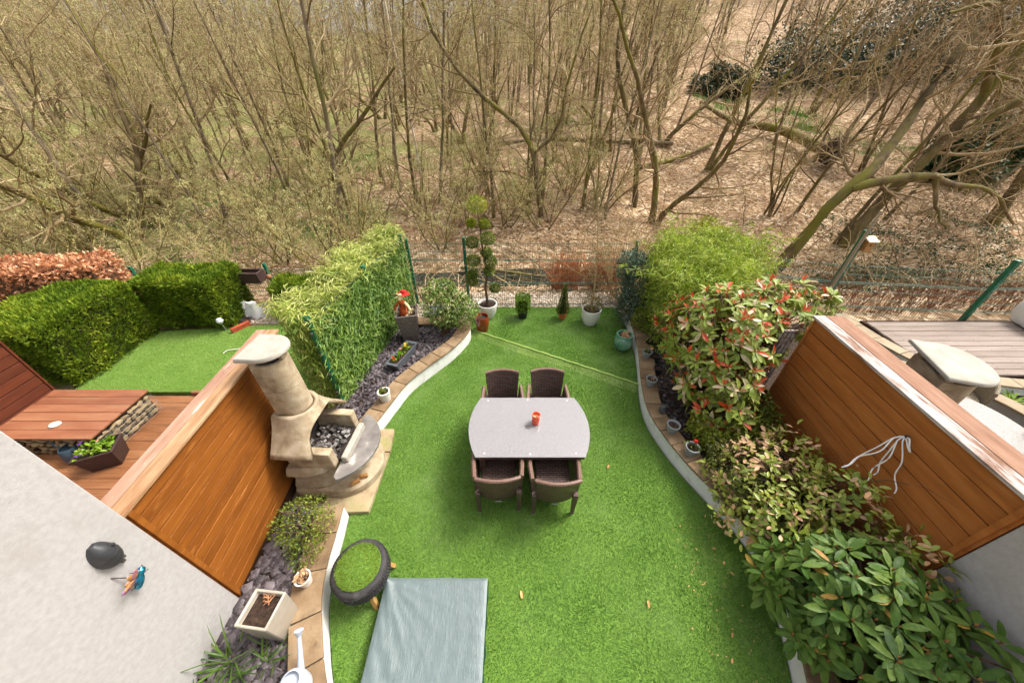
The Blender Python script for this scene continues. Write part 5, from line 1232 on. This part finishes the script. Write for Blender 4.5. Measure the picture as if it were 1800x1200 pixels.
MB().lathe([(.9,.42),(1.0,.43),(1.0,.47),(.97,.48),(.002,.482)], 44, sx=.46, sy=.60).build('table_top', M_wickW, ot); MB().lathe([(.30,0),(.33,.02),(.24,.42)], 26).build('pedestal', M_wickW, ot)
def tub_chair(label, loc, rz):
    t = thing('wicker_tub_chair', label, 'chair', loc, rz, 'beige wicker tub chairs'); n = 26; A = [R_(-120+240*i/n) for i in range(n+1)]
    inn, out_ = [], []
    def pt(a, z, r): return (-r*math.cos(a)*1.0, r*math.sin(a), z)
    m = MB(); rows = []
    for r, z0_ in ((.30,0),(.34,1)): rows.append([[pt(a, (.02 if j == 0 else (.80-.22*(abs(a)/R_(120))**2))*1.0, r+(.03 if j else 0)) for a in A] for j in (0,1)])
    secs = [[rows[0][0][i], rows[0][1][i], rows[1][1][i], rows[1][0][i]] for i in range(n+1)]
    m.loft(secs).build('shell', M_wickB, t)
    MB().lathe([(.295,.30),(.295,.42),(.002,.43)], 24).build('seat', M_wickB, t)
    MB().tube([(-(.345)*math.cos(a), .345*math.sin(a), .80-.22*(abs(a)/R_(120))**2+.01) for a in A], .024, 8).build('top_rail', M_wickB, t)
    return t
tub_chair('beige wicker tub chair at the far side of the white wicker table', (6.22,3.45,.24), R_(-110))
tub_chair('beige wicker tub chair at the near end of the white wicker table', (6.1,2.2,.30), R_(150))
bh = thing('bird_house', 'small pale wooden bird box fixed to the leaning green post', 'bird box', (6.34,5.88,1.72))
MB().box(-.06,-.05,0,.06,.05,.2).build('box', M_log, bh, bev=.004); MB().bx((.0,-.01,.215),(.18,.16,.02), M=Matrix.Rotation(.35,3,'X')).build('roof', mat('pale_pine', [L(214,190,150), L(234,214,178)], rough=.7), bh); MB().lathe([(.0165,0),(.0165,.003),(.001,.004)], 14).build('entrance', M_soot, bh, loc=(0,-.051,.12), rot=(R_(90),0,0))
tag(MB().tube([(6.1,5.82,.9),(6.16,5.86,1.7),(6.2,5.88,2.42)], [.03,.028,.025], 8).build('wooden_stake', mat('grey_stake', [L(130,114,92), L(168,150,124)], rough=.9, stretch=(4,4,.5))), 'grey wooden stake leaning on the green post behind the bird box', 'stake')
tr_ = thing('trellis', 'narrow pale trellis with black wire grid behind the red-tipped shrub', 'trellis', (3.52,3.52,.2))
for k in range(4): MB().box(-.09+.05*k,-.012,0,-.05+.05*k,.012,1.45).build('slat', M_capW, tr_, bev=.003)
q = MB()
for k in range(17): q.tube([(-.1,-.016,.06+.085*k),(.12,-.016,.06+.085*k)], .003, 4)
for k in range(4): q.tube([(-.08+.055*k,-.02,.02),(-.08+.055*k,-.02,1.44)], .003, 4)
q.build('wire_grid', M_soot, tr_)['kind'] = 'stuff'
rp = thing('rope', 'white rope hitched over the brown fence and trailing into the climber', 'rope', (3.57,1.93,1.60)); M_rope = mat('white_rope', [L(226,224,220), L(240,239,236)], rough=.8, scale=60, bump=.5)
for k in range(5):
    e = Vector((-.40+.08*k, -.05-.06*k+.1*(k%2), -.40-.04*(k%3))); c = catmull([(-.012,0,0), tuple(e*.15+Vector((-.03,.02,.03))), tuple(e*.4+Vector((-.02,.04*(k%2)-.02,.0))), tuple(e*.7+Vector((.01,.03,-.02))), tuple(e*.9+Vector((0,-.01,0))), tuple(e)], .03)
    MB().tube([tuple(q_) for q_ in c], .0055, 6).build('strand', M_rope, rp)
c = catmull([(-.012,-.01,.0),(-.05,-.05,.03),(-.07,-.10,-.01),(-.045,-.12,-.06),(-.02,-.07,-.06),(-.015,-.01,-.01)], .02)
MB().tube([tuple(q_) for q_ in c], .006, 6).build('loop', M_rope, rp)
MB().bx((-.012,0,.004),(.03,.02,.02)).build('cleat', M_screw, rp)

# ------------------------------------------------------------------ twiggy shrubs just beyond the fences
def twig_shrub(label, blobs, m, ht, n, spread, r0=.006, name='twiggy_shrub', cat='shrub', leafm=None, nl=0):
    x, y, z = blobs[0]; t = thing(name, label, cat, (x,y,z)); B = np.array(blobs); k = len(B)
    base = np.repeat(B, n, 0); base = base + rng.normal(0,.1,base.shape)*[1,1,0]; N_ = len(base)
    d = np.concatenate([rng.normal(0,spread,(N_,2)), np.ones((N_,1))],1); d = nrm(d); Ln = ht*rng.uniform(.6,1.1,N_); pts = [base]; p = base
    for s in range(4): p = p+d*(Ln/4)[:,None]; d = nrm(d+rng.normal(0,.14,d.shape)+[0,0,.08]); pts.append(p)
    P = np.stack(pts,1); Rr = np.broadcast_to(np.linspace(r0,r0*.4,5)[None], (N_,5)); A = tubes_np(P, Rr, 3); P2, R2 = grow(P, Rr, 6, .3, 1, .2, .5, 15, 45, .1, 4, .15, .7, .4, .002); Bq = tubes_np(P2, R2, 3)
    V, F = joinVF([A,Bq]); link('twigs', mesh_np('twigs', V-np.array(blobs[0]), F), m, t)['kind'] = 'stuff'
    if leafm:
        T = P2.reshape(-1,3)[rng.integers(0,P2.size//3,nl)]; V, F = leaf_np(T-np.array(blobs[0]), rng.normal(0,1,(nl,3))+[0,0,.6], rng.normal(0,1,(nl,3)), .05, .025); link('leaves', mesh_np('leaves', V, F), leafm, t)['kind'] = 'stuff'
    return t
gz = lambda x, y: float(ground(x,y))
twig_shrub('orange-stemmed dogwood behind the wire fence at the end of the lawn', [(1.2,7.9,gz(1.2,7.9)),(1.6,8.0,gz(1.6,8)),(2.1,7.9,gz(2.1,7.9)),(2.5,7.9,gz(2.5,7.9))], M_orangetwig, 1.0, 60, .2, .009)
twig_shrub('straw-coloured dry twiggy shrub rising behind the grey-green bush', [(2.45,7.15,0),(2.85,7.2,0),(3.2,7.1,0)], M_straw, 2.0, 40, .38, .008)
rt = [(6.6+.45*k, 6.75+.1*math.sin(k), gz(6.6+.45*k,6.8)) for k in range(13)]
twig_shrub('russet twiggy hedge behind the right wire fence', rt, M_redtwig, .85, 24, .3, name='twiggy_hedge', cat='hedge')

# ------------------------------------------------------------------ fallen leaves on the lawn
M_fallen = mat('fallen_leaf', [L(160,112,64), L(208,168,112)], rough=.7, scale=4, objrand='piece', island=.6)
for k, (x, y, lab) in enumerate(((1.28,2.60,'single tan leaf lying on the lawn right of the table'),(.10,1.16,'pale narrow leaf lying on the lawn below the table'),(1.35,1.08,'red-brown leaf lying on the lawn right of centre'),
        (2.22,1.62,'dry leaf fallen by the right wall, farthest of the scatter'),(2.3,1.5,'dry leaf fallen by the right wall beside the climber'),(2.33,1.36,'dry leaf fallen close under the right wall by the rhododendron'),(2.05,.86,'dry leaf fallen on the lawn left of the rhododendron'),(1.98,.72,'dry leaf fallen on the lawn below the rhododendron'))):
    V, F = leaf_np([(0,0,0)], [(1,0,.1)], [(0,0,1)], .075 if k < 3 else .045, .028 if k < 3 else .02, 'oval', .25, .15)
    tag(link('fallen_leaf', mesh_np('fallen_leaf', V, F), M_fallen, None, (x,y,.027), (0,0,random.uniform(0,6))), lab, 'leaf', 'fallen leaves on the lawn')

n = 90; P = np.stack([rng.uniform(1.75,2.45,n)+rng.normal(0,.1,n), rng.uniform(.3,1.9,n), np.full(n,.028)],1); P = P[inpoly(P[:,:2], lawn_poly)]; n = len(P)
V, F = leaf_np(P, np.concatenate([rng.normal(0,1,(n,2)), rng.normal(0,.15,(n,1))],1), np.array([0,0,1.])+rng.normal(0,.3,(n,3)), rng.uniform(.012,.03,n), rng.uniform(.006,.014,n), 'dia')
tag(link('leaf_crumbs', mesh_np('leaf_crumbs', V, F), M_fallen), 'crumbs of dry leaf strewn on the lawn by the right wall', 'leaf litter', kind='stuff')

# ------------------------------------------------------------------ the wood behind the gardens
M_trunk = mat('mossy_bark', [L(66,54,36), L(106,90,62), L(140,122,88)], rough=.95, scale=5, detail=8, stretch=(1,1,.35), bump=.6, bscale=14, bdist=.03, dirt=L(112,106,42), dirt_scale=1.3, dirt_lo=.44, dirt_hi=.62)
M_trunkG = mat('grey_bark', [L(88,76,60), L(126,110,88), L(152,136,112)], rough=.95, scale=5, detail=8, stretch=(1,1,.35), bump=.6, bscale=14, bdist=.03, dirt=L(104,100,52), dirt_scale=1.1, dirt_lo=.52, dirt_hi=.68)
M_twig = mat('bare_twig', [(0,L(80,64,44)), (.45,L(146,122,86)), (1,L(210,188,146))], rough=.9, scale=1, island=.8)
M_twigY = mat('willow_twig', [(0,L(82,68,38)), (.5,L(154,132,82)), (1,L(210,190,134))], rough=.9, scale=1, island=.8)
M_budg = mat('willow_bud', [(0,L(166,166,98)), (.5,L(194,192,126)), (1,L(218,214,164))], rough=.7, scale=1, island=.8, transl=.3)
M_ivy = mat('ivy_leaf', [(0,L(30,46,20)), (.6,L(56,78,34)), (1,L(96,116,60))], rough=.4, scale=1, island=.8, transl=.1)
M_holly = mat('holly_leaf', [(0,L(26,38,22)), (.6,L(48,64,36)), (1,L(84,98,62))], rough=.4, scale=1, island=.8, transl=.1)
M_litter = mat('fallen_beech_leaf', [(0,L(130,98,66)), (.4,L(172,142,106)), (.75,L(198,172,138)), (1,L(220,202,176))], rough=.8, scale=1, island=.9)
M_herb = mat('bluebell_leaf', [(0,L(58,96,26)), (.6,L(96,136,48)), (1,L(140,168,80))], rough=.5, scale=1, island=.8, transl=.2)

def stem_poly(base, ht, lean, wig, k=10):
    p = np.array(base, float); d = nrm(np.array([lean[0], lean[1], 1.0])); pts = [p]
    for s in range(k-1):
        p = p+d*ht/(k-1); pts.append(p); d = nrm(d+rng.normal(0,wig,3)*[1,1,.4]+[0,0,.03])
    return np.array(pts)
def tree_meshes(kind):
    """trunk mesh, crown mesh and optional bud mesh of one bare tree standing at the origin"""
    if kind == 'slim':  ns, ht, r, l1, l2, l3, l4 = 1, rng.uniform(9,12), rng.uniform(.045,.08), 18, 4, 4, 3
    elif kind == 'coppice': ns, ht, r, l1, l2, l3, l4 = rng.integers(3,6), rng.uniform(7,10), rng.uniform(.05,.075), 9, 4, 4, 3
    elif kind == 'crooked': ns, ht, r, l1, l2, l3, l4 = 2, rng.uniform(7,9), rng.uniform(.11,.15), 12, 4, 4, 3
    else: ns, ht, r, l1, l2, l3, l4 = rng.integers(6,10), rng.uniform(2.6,4.2), .03, 8, 4, 4, 0
    wig = {'slim':.065,'coppice':.09,'crooked':.17,'willow':.10}[kind]; sp = {'slim':.06,'coppice':.13,'crooked':.3,'willow':.5}[kind]
    S = np.stack([stem_poly(rng.normal(0,.12,3)*[1,1,0]*(ns > 1)+[0,0,-.25], ht*rng.uniform(.75,1.05), rng.normal(0,sp,2), wig) for _ in range(ns)])
    rs = r*rng.uniform(.7,1.1,ns)[:,None]*np.concatenate([[1.45],np.linspace(1,.25,9)])[None]
    Vt, Ft = tubes_np(S, rs, 8)
    up = {'slim':.12,'coppice':.12,'crooked':.05,'willow':.2}[kind]
    a0, a1 = (25,75) if kind != 'willow' else (12,50)
    P1, R1 = grow(S, rs, l1, .16 if kind != 'willow' else .1, .98, .16, .42, a0, a1, up, 7, .21, .5, .25, .008)
    P2, R2 = grow(P1, R1, l2, .2, 1, .3, .7, 20, 65, .06, 5, .16, .6, .35, .006)
    P3, R3 = grow(P2, R2, l3, .2, 1, .35, .8, 20, 65, .03, 4, .16, .65, .45, .0045)
    parts = [tubes_np(P1,R1,5), tubes_np(P2,R2,4), tubes_np(P3,R3,3)]; last = P3
    if l4:
        P4, R4 = grow(P3, R3, l4, .25, 1, .4, .9, 20, 60, .0, 3, .14, .7, .5, .0038); parts.append(tubes_np(P4,R4,3)); last = P4
    Vc, Fc = joinVF(parts)
    tm = mesh_np('trunk', Vt, Ft); smooth(tm, 0); cm = mesh_np('crown', Vc, Fc)
    bm_ = None
    nb = {'slim':3000,'coppice':3400,'crooked':1800,'willow':3000}[kind]
    T = last.reshape(-1,3); T = T[rng.integers(0,len(T),nb)]+rng.normal(0,.02,(nb,3)); V, F = leaf_np(T, rng.normal(0,.6,(nb,3))+[0,0,.5], rng.normal(0,1,(nb,3)), rng.uniform(.025,.06,nb), .02)
    bm_ = mesh_np('buds', V, F); bm_.materials.append(M_budg)
    return tm, cm, bm_
def tree_proto(kind, mt, mc, name):
    tm, cm, bm_ = tree_meshes(kind); tm.materials.append(mt); cm.materials.append(mc); return name, tm, cm, bm_
def plant(proto, x, y, rz, s, label, group, cat='tree', buds=True, tilt=(0,0), sz=1.0):
    name, tm, cm, bm_ = proto
    r = bpy.data.objects.new(name, None); COL.objects.link(r); r.empty_display_size = .2
    r.location = (x, y, float(ground(x,y))); r.rotation_euler = (tilt[0], tilt[1], rz); r.scale = (s,s,s*sz); tag(r, label or 'tree', cat, group)
    for nm, me in (('trunk',tm),('crown',cm)) + ((('buds',bm_),) if buds else ()):
        c = bpy.data.objects.new(nm, me); COL.objects.link(c); c.parent = r
        if nm == 'buds': c['kind'] = 'stuff'
    return r
protos = [tree_proto('slim', M_trunk if k % 2 else M_trunkG, M_twig, 'bare_tree') for k in range(4)] + [tree_proto('coppice', M_trunk, M_twigY if k else M_twig, 'bare_tree') for k in range(3)] + [tree_proto('crooked', M_trunk, M_twig, 'bare_tree') for k in range(2)]
wprotos = [tree_proto('willow', M_trunk, M_twigY, 'willow_bush') for k in range(3)]
placed = []
SECT = ((150,'the copper hedge end'),(400,'the conifer hedges'),(620,'the bamboo screen'),(800,'the scarecrow doll'),(960,'the cloud-pruned tree'),(1120,'the thin potted conifer'),(1330,'the bright bamboo'),(1560,'the bird box'),(9999,'the silvered decking'))
def sector(x, y):
    z = float(ground(x,y))-4.15; u = 900+600*x/(y*math.cos(R_(37.3))-z*math.sin(R_(37.3)))
    return next(s for a, s in SECT if u < a), u
pending = {}
def label_later(o, txt, u): pending.setdefault(txt, []).append((u, o))
def far_enough(x, y, d): return all((x-a)**2+(y-b)**2 > d*d for a, b in placed)
tries = 0; cnt = 0
LOOK = ['slim straight bare tree']*4 + ['many-stemmed bare tree']*3 + ['crooked mossy tree']*2
while cnt < 265 and tries < 20000:
    tries += 1
    y = 11.5+35*rng.uniform()**1.1; x = rng.uniform(-1.62,1.55)*(y*.86+2.5)
    q = x/y
    if .42 < q < .95 and y < 36 and rng.uniform() > .10: continue
    if -.35 < q < .42 and y < 12.8: continue
    if not -.35 < q < .42 and rng.uniform() > .8: continue
    if q > .95 and rng.uniform() > .65: continue
    if q < -.35 and y < 14 and rng.uniform() > .5: continue
    if not -60 < sector(x, y)[1] < 1860: continue
    if not far_enough(x, y, .9+.012*y): continue
    placed.append((x,y)); cnt += 1
    ki = int(rng.choice(9, p=[.18,.18,.18,.17,.07,.07,.07,.04,.04])); pr = protos[ki]
    o = plant(pr, x, y, rng.uniform(0,6.28), rng.uniform(.75,1.15), '', 'bare trees on the wooded hillside', buds=(q < .45), tilt=(rng.normal(0,.05), rng.normal(0,.05)))
    s_, u = sector(x, y)
    label_later(o, LOOK[ki]+(' low on' if y < 19 else (' halfway up' if y < 32 else ' high on'))+' the slope above '+s_, u)
cnt = 0; tries = 0
while cnt < 40 and tries < 5000:
    tries += 1; y = 9.0+9.0*rng.uniform()**1.2; x = rng.uniform(-1.6,.25)*(y*.86+2.5)
    if x > -2 and y < 11.5: continue
    if not far_enough(x, y, .8): continue
    placed.append((x,y)); cnt += 1
    o = plant(wprotos[cnt % 3], x, y, rng.uniform(0,6.28), rng.uniform(.7,1.1), '', 'willow bushes behind the left fences', 'bush')
    s_, u = sector(x, y)
    label_later(o, 'pale-budded willow bush '+('close' if y < 11 else 'farther')+' behind '+s_, u)
ORD = ['leftmost','second','third','fourth','fifth','sixth','seventh','eighth','ninth','tenth','eleventh','twelfth','thirteenth','fourteenth','fifteenth','sixteenth','seventeenth','eighteenth']
for txt, lst in pending.items():
    lst.sort(key=lambda a: a[0])
    for k, (u, o) in enumerate(lst):
        o['label'] = txt if len(lst) == 1 else txt+(', leftmost' if k == 0 else (', rightmost' if k == len(lst)-1 else ', %s from left' % ORD[min(k,17)]))

# far trees that melt into one mass along the top of the slope
n = 420; yy = rng.uniform(46,95,n); xx = rng.uniform(-1.7,1.7,n)*yy*.86
S = np.stack([stem_poly((x,y,float(ground(x,y))-.3), rng.uniform(10,15), rng.normal(0,.08,2), .05, 6) for x, y in zip(xx,yy)])
rs = np.linspace(.16,.05,6)[None]*rng.uniform(.7,1.2,n)[:,None]
P1, R1 = grow(S, rs, 9, .12, 1, .2, .45, 25, 70, .1, 4, .15, .5, .3, .02); P2, R2 = grow(P1, R1, 5, .2, 1, .35, .8, 20, 65, .05, 3, .16, .6, .4, .012)
V, F = joinVF([tubes_np(S,rs,5), tubes_np(P1,R1,3), tubes_np(P2,R2,3)])
M_far = mat('far_bark_hazed', [(0,L(112,98,82)), (1,L(150,136,118))], rough=.95, scale=.4, island=.6)  # bark greyed: the haze of distance is mixed into its colour
tag(link('far_wood', mesh_np('far_wood', V, F), M_far), 'far bare trees massed along the top of the slope', 'woodland', kind='stuff')

# single trees that stand out
def path_tree(label, paths, m, nsub=9, name='bare_tree', twm=M_twig, sub=(.2,.5), up=.05):
    b = paths[0][0][0]; t = thing(name, label, 'tree', tuple(b)); parts = []; cr = []
    for pts, r0, r1 in paths:
        c = catmull(pts, .3); k = 14; s = np.linspace(0, len(c)-1, k); c = np.stack([np.interp(s, np.arange(len(c)), c[:,j]) for j in range(3)],1) + rng.normal(0,.015,(k,3))
        P = c[None]; Rr = np.linspace(r0,r1,k)[None]*(1+.12*np.sin(np.arange(k)*1.9))[None]; parts.append(tubes_np(P,Rr,10))
        P1, R1 = grow(P, Rr, nsub, .3, 1, sub[0], sub[1], 30, 80, up, 6, .2, .4, .3, .008); P2, R2 = grow(P1,R1,5,.2,1,.3,.7,20,70,.03,4,.2,.6,.4,.006); P3, R3 = grow(P2,R2,5,.2,1,.4,.8,20,70,0,3,.2,.7,.5,.0045); P4, R4 = grow(P3,R3,3,.2,1,.4,.9,20,70,0,3,.2,.7,.5,.0038)
        cr += [tubes_np(P1,R1,5), tubes_np(P2,R2,4), tubes_np(P3,R3,3), tubes_np(P4,R4,3)]
    V, F = joinVF(parts); me = mesh_np('trunk', V-np.array(b), F); smooth(me,0); link('trunk', me, m, t)
    V, F = joinVF(cr); link('crown', mesh_np('crown', V-np.array(b), F), twm, t)
    return t
g = lambda x, y, dz=-.15: (x, y, float(ground(x,y))+dz)
path_tree('leaning mossy tree with a broken limb behind the bird box', [([g(8.0,9.6),(8.55,9.6,1.25),(9.0,9.7,1.95),(9.35,9.8,2.2),(9.9,10.2,2.75),(10.4,10.6,3.4),(10.8,10.9,4.4),(11.5,11.2,5.6),(12.2,11.5,7)], .17, .06),
    ([(8.95,9.65,1.9),(9.6,9.5,2.12),(10.3,9.5,2.22),(10.9,9.55,2.2),(11.5,9.6,2.02),(12.5,9.6,1.9),(13.3,9.6,1.5),(13.9,9.5,1.0)], .11, .03),
    ([(10.9,9.55,2.2),(11.2,9.5,1.7),(11.6,9.4,1.2),(12.0,9.4,.9)], .06, .02)], M_trunk, 8, sub=(.15,.4))
path_tree('dark ivy-clad tree leaning over the right corner of the wood', [([g(11.8,11.8),(12.3,11.8,1.2),(12.9,11.8,2.6),(13.4,11.9,4.2),(13.6,12,6.5)], .2, .08), ([(12.9,11.8,2.6),(14.2,11.4,3.9),(15.6,11,4.6),(17,10.8,4.9)], .12, .04), ([(13.3,11.9,3.9),(12.4,11.6,5.0),(11.4,11.2,5.6),(10.2,11,5.4)], .1, .03)], M_trunk, 9)
path_tree('mossy tree whose limbs overhang the top right corner', [([g(17.5,12.5),(17.2,12.5,2),(16.8,12.3,4),(16.5,12,6)], .2, .1), ([(16.8,12.3,4.0),(14.6,11.4,4.4),(13.2,11,4.1),(12,10.8,4.3)], .1, .03), ([(17.1,12.4,2.4),(15.4,11.2,2.6),(14.2,10.6,2.2),(13.6,10.4,1.4)], .09, .025)], M_trunk, 10)
path_tree('bent tree arching over the slope behind the table, left of centre', [([g(1.1,13.2),(.9,13.2,1.2),(.75,13.3,2.2),(.3,13.4,2.9),(-.9,13.6,3.7),(-2.2,13.9,5.0),(-2.8,14,6.5)], .10, .04), ([(.75,13.3,2.2),(1.5,13.1,2.9),(1.7,13,4.2),(2.2,13,5.8)], .06, .02), ([(.9,13.2,1.2),(-.2,12.8,1.7),(-1.4,12.4,1.6),(-2,12.2,1.1)], .04, .015)], M_trunk, 8)
path_tree('kinked tree rising from the leaf bank right of the lawn end', [([g(5.3,15.2),(5.0,15.2,1.5),(4.6,15.3,2.7),(4.0,15.4,3.9),(3.6,15.5,5.4),(3.9,15.6,7.2)], .12, .05), ([(4.6,15.3,2.7),(4.8,15.2,4.2),(5.2,15.1,6)], .06, .02)], M_trunk, 8)
path_tree('pair of straight mossy stems at the left end of the fallen trunk', [([g(9.6,18.6),(9.9,18.6,2),(10.4,18.7,4.5),(11.0,18.8,8)], .13, .05), ([g(9.7,18.6),(10.6,18.4,2.6),(12.0,18.3,5),(13.2,18.2,7.5)], .09, .03)], M_trunk, 8)
path_tree('slim pale birch stem standing in the thicket left of the cloud tree', [([g(-3.8,15.8),(-3.9,15.8,2),(-4.1,15.9,4.5),(-4.4,16,8)], .05, .02)], mat('birch_bark', [L(196,180,156), L(224,212,192)], rough=.8, scale=8, dirt=L(84,68,52), dirt_scale=5, dirt_lo=.6, dirt_hi=.7), 8)
for k, (x, y, l, h) in enumerate(((15.3,18.6,.8,6),(16.6,20.2,1.0,7),(13.1,19.4,-.3,7))):
    path_tree(('thin stem beside the upturned root plate','thin leaning stem on the open leaf bank','bare stem rising behind the fallen mossy trunk')[k], [([g(x,y),(x+l*.4,y,h*.3),(x+l,y,h*.6),(x+l*1.8,y,h)], .08, .03)], M_trunkG, 6)

# fallen trunks
def log(label, pts, r0, r1, m=M_trunk, k=16):
    t = thing('fallen_tree', label, 'log', tuple(pts[0])); c = catmull(pts,.3); s = np.linspace(0,len(c)-1,k); c = np.stack([np.interp(s,np.arange(len(c)),c[:,j]) for j in range(3)],1)
    V, F = tubes_np(c[None], np.linspace(r0,r1,k)[None]*(1+.1*np.sin(np.arange(k)*2.3))[None], 10); me = mesh_np('trunk', V-np.array(pts[0]), F); smooth(me,0); link('trunk', me, m, t)
    P1, R1 = grow(c[None], np.linspace(r0,r1,k)[None], 8, .3, 1, .08, .25, 30, 80, .25, 5, .2, .35, .3, .01); V, F = tubes_np(P1,R1,5); link('broken_branches', mesh_np('broken_branches', V-np.array(pts[0]), F), m, t)['kind'] = 'stuff'; return t
lg = log('mossy fallen trunk with its root plate torn up on the right bank', [g(14.5,18.0,.55),g(13.7,20.6,.45),g(12.7,23.2,.4),g(11.8,26,.3)], .24, .10)
q = MB()
d = rand_dirs(60); 
b = bmesh.new()
for p in d: b.verts.new((p[0]*.75+.1*random.random(), p[1]*.32, p[2]*.62))
bmesh.ops.convex_hull(b, input=b.verts); me = bpy.data.meshes.new('root_plate'); b.to_mesh(me); b.free(); link('root_plate', me, mat('root_soil', [L(40,30,24), L(78,58,44)], rough=.95, scale=9, bump=.8, bdist=.05), lg, loc=(.15,-.35,.0), rot=(.2,0,.3))
A = np.array([[[0,-.1,0],[.02,-.3,.0],[.05,-.5,.0]]]); P1, R1 = grow(A, np.full((1,3),.12), 46, .3, 1, 1.4, 2.8, 50, 100, 0, 6, .28, .3, .2, .012); V, F = tubes_np(P1,R1,5); link('roots', mesh_np('roots', V, F), M_trunkG, lg, loc=(.15,-.3,0))['kind'] = 'stuff'
log('long fallen trunk lying across the slope behind the lawn end', [g(-.8,24,.2),g(2.5,23.4,.2),g(5.5,22.3,.2),g(8.6,20.9,.2)], .14, .10, M_trunkG)
log('mossy fallen branch on the leaf bank right of the kinked tree', [g(6.2,18.6,.15),g(8.6,19.6,.2),g(10.6,20.7,.25)], .10, .08)
log('thin fallen branch in the ditch behind the wire fence', [g(-1.5,9.3,.25),g(-.3,9.0,.3),g(1.2,8.8,.2),g(2.4,9.4,.2)], .05, .03)

# evergreen masses, ivy and green patches
for k, (x, y, rx, rz_, lab) in enumerate(((24,32,5.2,3.0,'dark holly thicket at the top of the right bank'),(14.5,29.5,1.8,1.0,'dark holly bush beside the stems above the right bank'),(33,33,6,5,'large dark evergreen at the top right of the wood'),(32,22,4,3,'dark ivy thicket at the right edge of the wood'),(20,16.5,1.6,1.4,'low ivy-covered bush near the right corner of the wood'))):
    z = float(ground(x,y)); small_shrub(lab, [((x,y,z+rz_*.55),(rx,rx*.7,rz_)), ((x+rx*.7,y+.6,z+rz_*.4),(rx*.7,rx*.6,rz_*.8)), ((x-rx*.7,y-.4,z+rz_*.35),(rx*.6,rx*.5,rz_*.7))], 17000, M_holly if k < 3 else M_ivy, .2, 'evergreen_thicket', 'bush', .6, (x,y,z-.1), .2, .35, 10, .35)
def ground_cover(name, label, blobs, n, m, ls, lw, up, cat):
    Ps = []
    for x, y, r in blobs:
        p = rng.normal(0,1,(n//len(blobs),2))*r*.5; clump = np.sin(3*p[:,0]+x)*np.sin(2.6*p[:,1]+y) > -.35; p = p[clump]; Ps.append(p+[x,y])
    P2 = np.concatenate(Ps); k = len(P2); P = np.concatenate([P2, ground(P2[:,0],P2[:,1])[:,None]+rng.uniform(0,.06,(k,1))],1)
    V, F = leaf_np(P, rng.normal(0,.6,(k,3))+[0,0,up], np.array([0,0,1.])+rng.normal(0,.4,(k,3)), ls*rng.uniform(.5,1.2,k), lw, 'dia', .15, .15)
    return tag(link(name, mesh_np(name, V, F), m), label, cat, kind='stuff')
ground_cover('bluebell_leaves', 'patches of fresh green leaves on the woodland floor', [(4.2,27,2.2),(2.2,26,1.5),(13.6,27,1.8),(17.5,25.5,1.8),(16.5,22.5,1.2),(19,21,2),(21.5,19,1.6),(-8,20,2)], 9000, M_herb, .22, .04, .8, 'plants')
ground_cover('grass_sward', 'rough green grass in the hollow on the left of the wood', [(-12,17,3.5),(-9,15,2.6),(-15,14,3),(-6.5,13,2),(-20,17,4),(-11,11.5,2.4)], 20000, M_herb, .14, .022, 1, 'grass')
ground_cover('ground_ivy', 'dark ivy carpet on the right bank behind the silvered decking', [(12,9.3,1.6),(14.5,10,1.8),(10.5,8.8,1.2),(16.5,12,2.2),(13,12.5,1.6),(9,8.6,.9)], 12000, M_ivy, .09, .06, .25, 'ivy')
n = 42000; y = 7.4+17*rng.uniform(0,1,n)**1.35; x = rng.uniform(-1.25,1.6,n)*(y*.86+2.5); keep = rng.uniform(0,1,n) < np.clip(.35+.5*sst(-4,4,x),0,1); x, y = x[keep], y[keep]; k = len(x)
V, F = leaf_np(np.stack([x,y,ground(x,y)+rng.uniform(.005,.04,k)],1), np.concatenate([rng.normal(0,1,(k,2)),rng.normal(0,.25,(k,1))],1), np.array([0,0,1.])+rng.normal(0,.35,(k,3)), rng.uniform(.06,.12,k), rng.uniform(.04,.07,k), 'dia', .2)
tag(link('leaf_litter', mesh_np('leaf_litter', V, F), M_litter), 'pale fallen leaves strewn over the woodland floor', 'leaves', kind='stuff')
# brambles and fallen sticks over the woodland floor
n = 4600; y = 7.6+19*rng.uniform(0,1,n)**1.3; x = rng.uniform(-1.5,1.5,n)*(y*.86+2.5); P0 = np.stack([x,y,ground(x,y)+.02],1); d = nrm(np.concatenate([rng.normal(0,1,(n,2)), rng.uniform(.0,1.4,(n,1))],1)); Ln = rng.uniform(.5,1.9,n); pts = [P0]; p = P0
for s in range(4): p = p+d*(Ln/4)[:,None]; d = nrm(d+rng.normal(0,.15,d.shape)+[0,0,-.16]); pts.append(p)
V, F = tubes_np(np.stack(pts,1), np.linspace(.011,.004,5)[None]*rng.uniform(.6,1.8,(n,1)), 3)
tag(link('brambles', mesh_np('brambles', V, F), M_twig), 'tangle of brambles and fallen sticks on the woodland floor', 'brambles', kind='stuff')
# dark wet ditch behind the wire fence
dk = MB(); xs = np.linspace(-3,5.5,30); dk.loft([[(x,8.35+.12*math.sin(x*1.3),-.34),(x,9.35+.15*math.sin(x*.9+1),-.34)] for x in xs], closed=False)
tag(dk.build('ditch_water', mat('ditch_water', [L(34,30,24), L(56,50,40)], rough=.15, scale=3, spec=.5)), kind='structure')
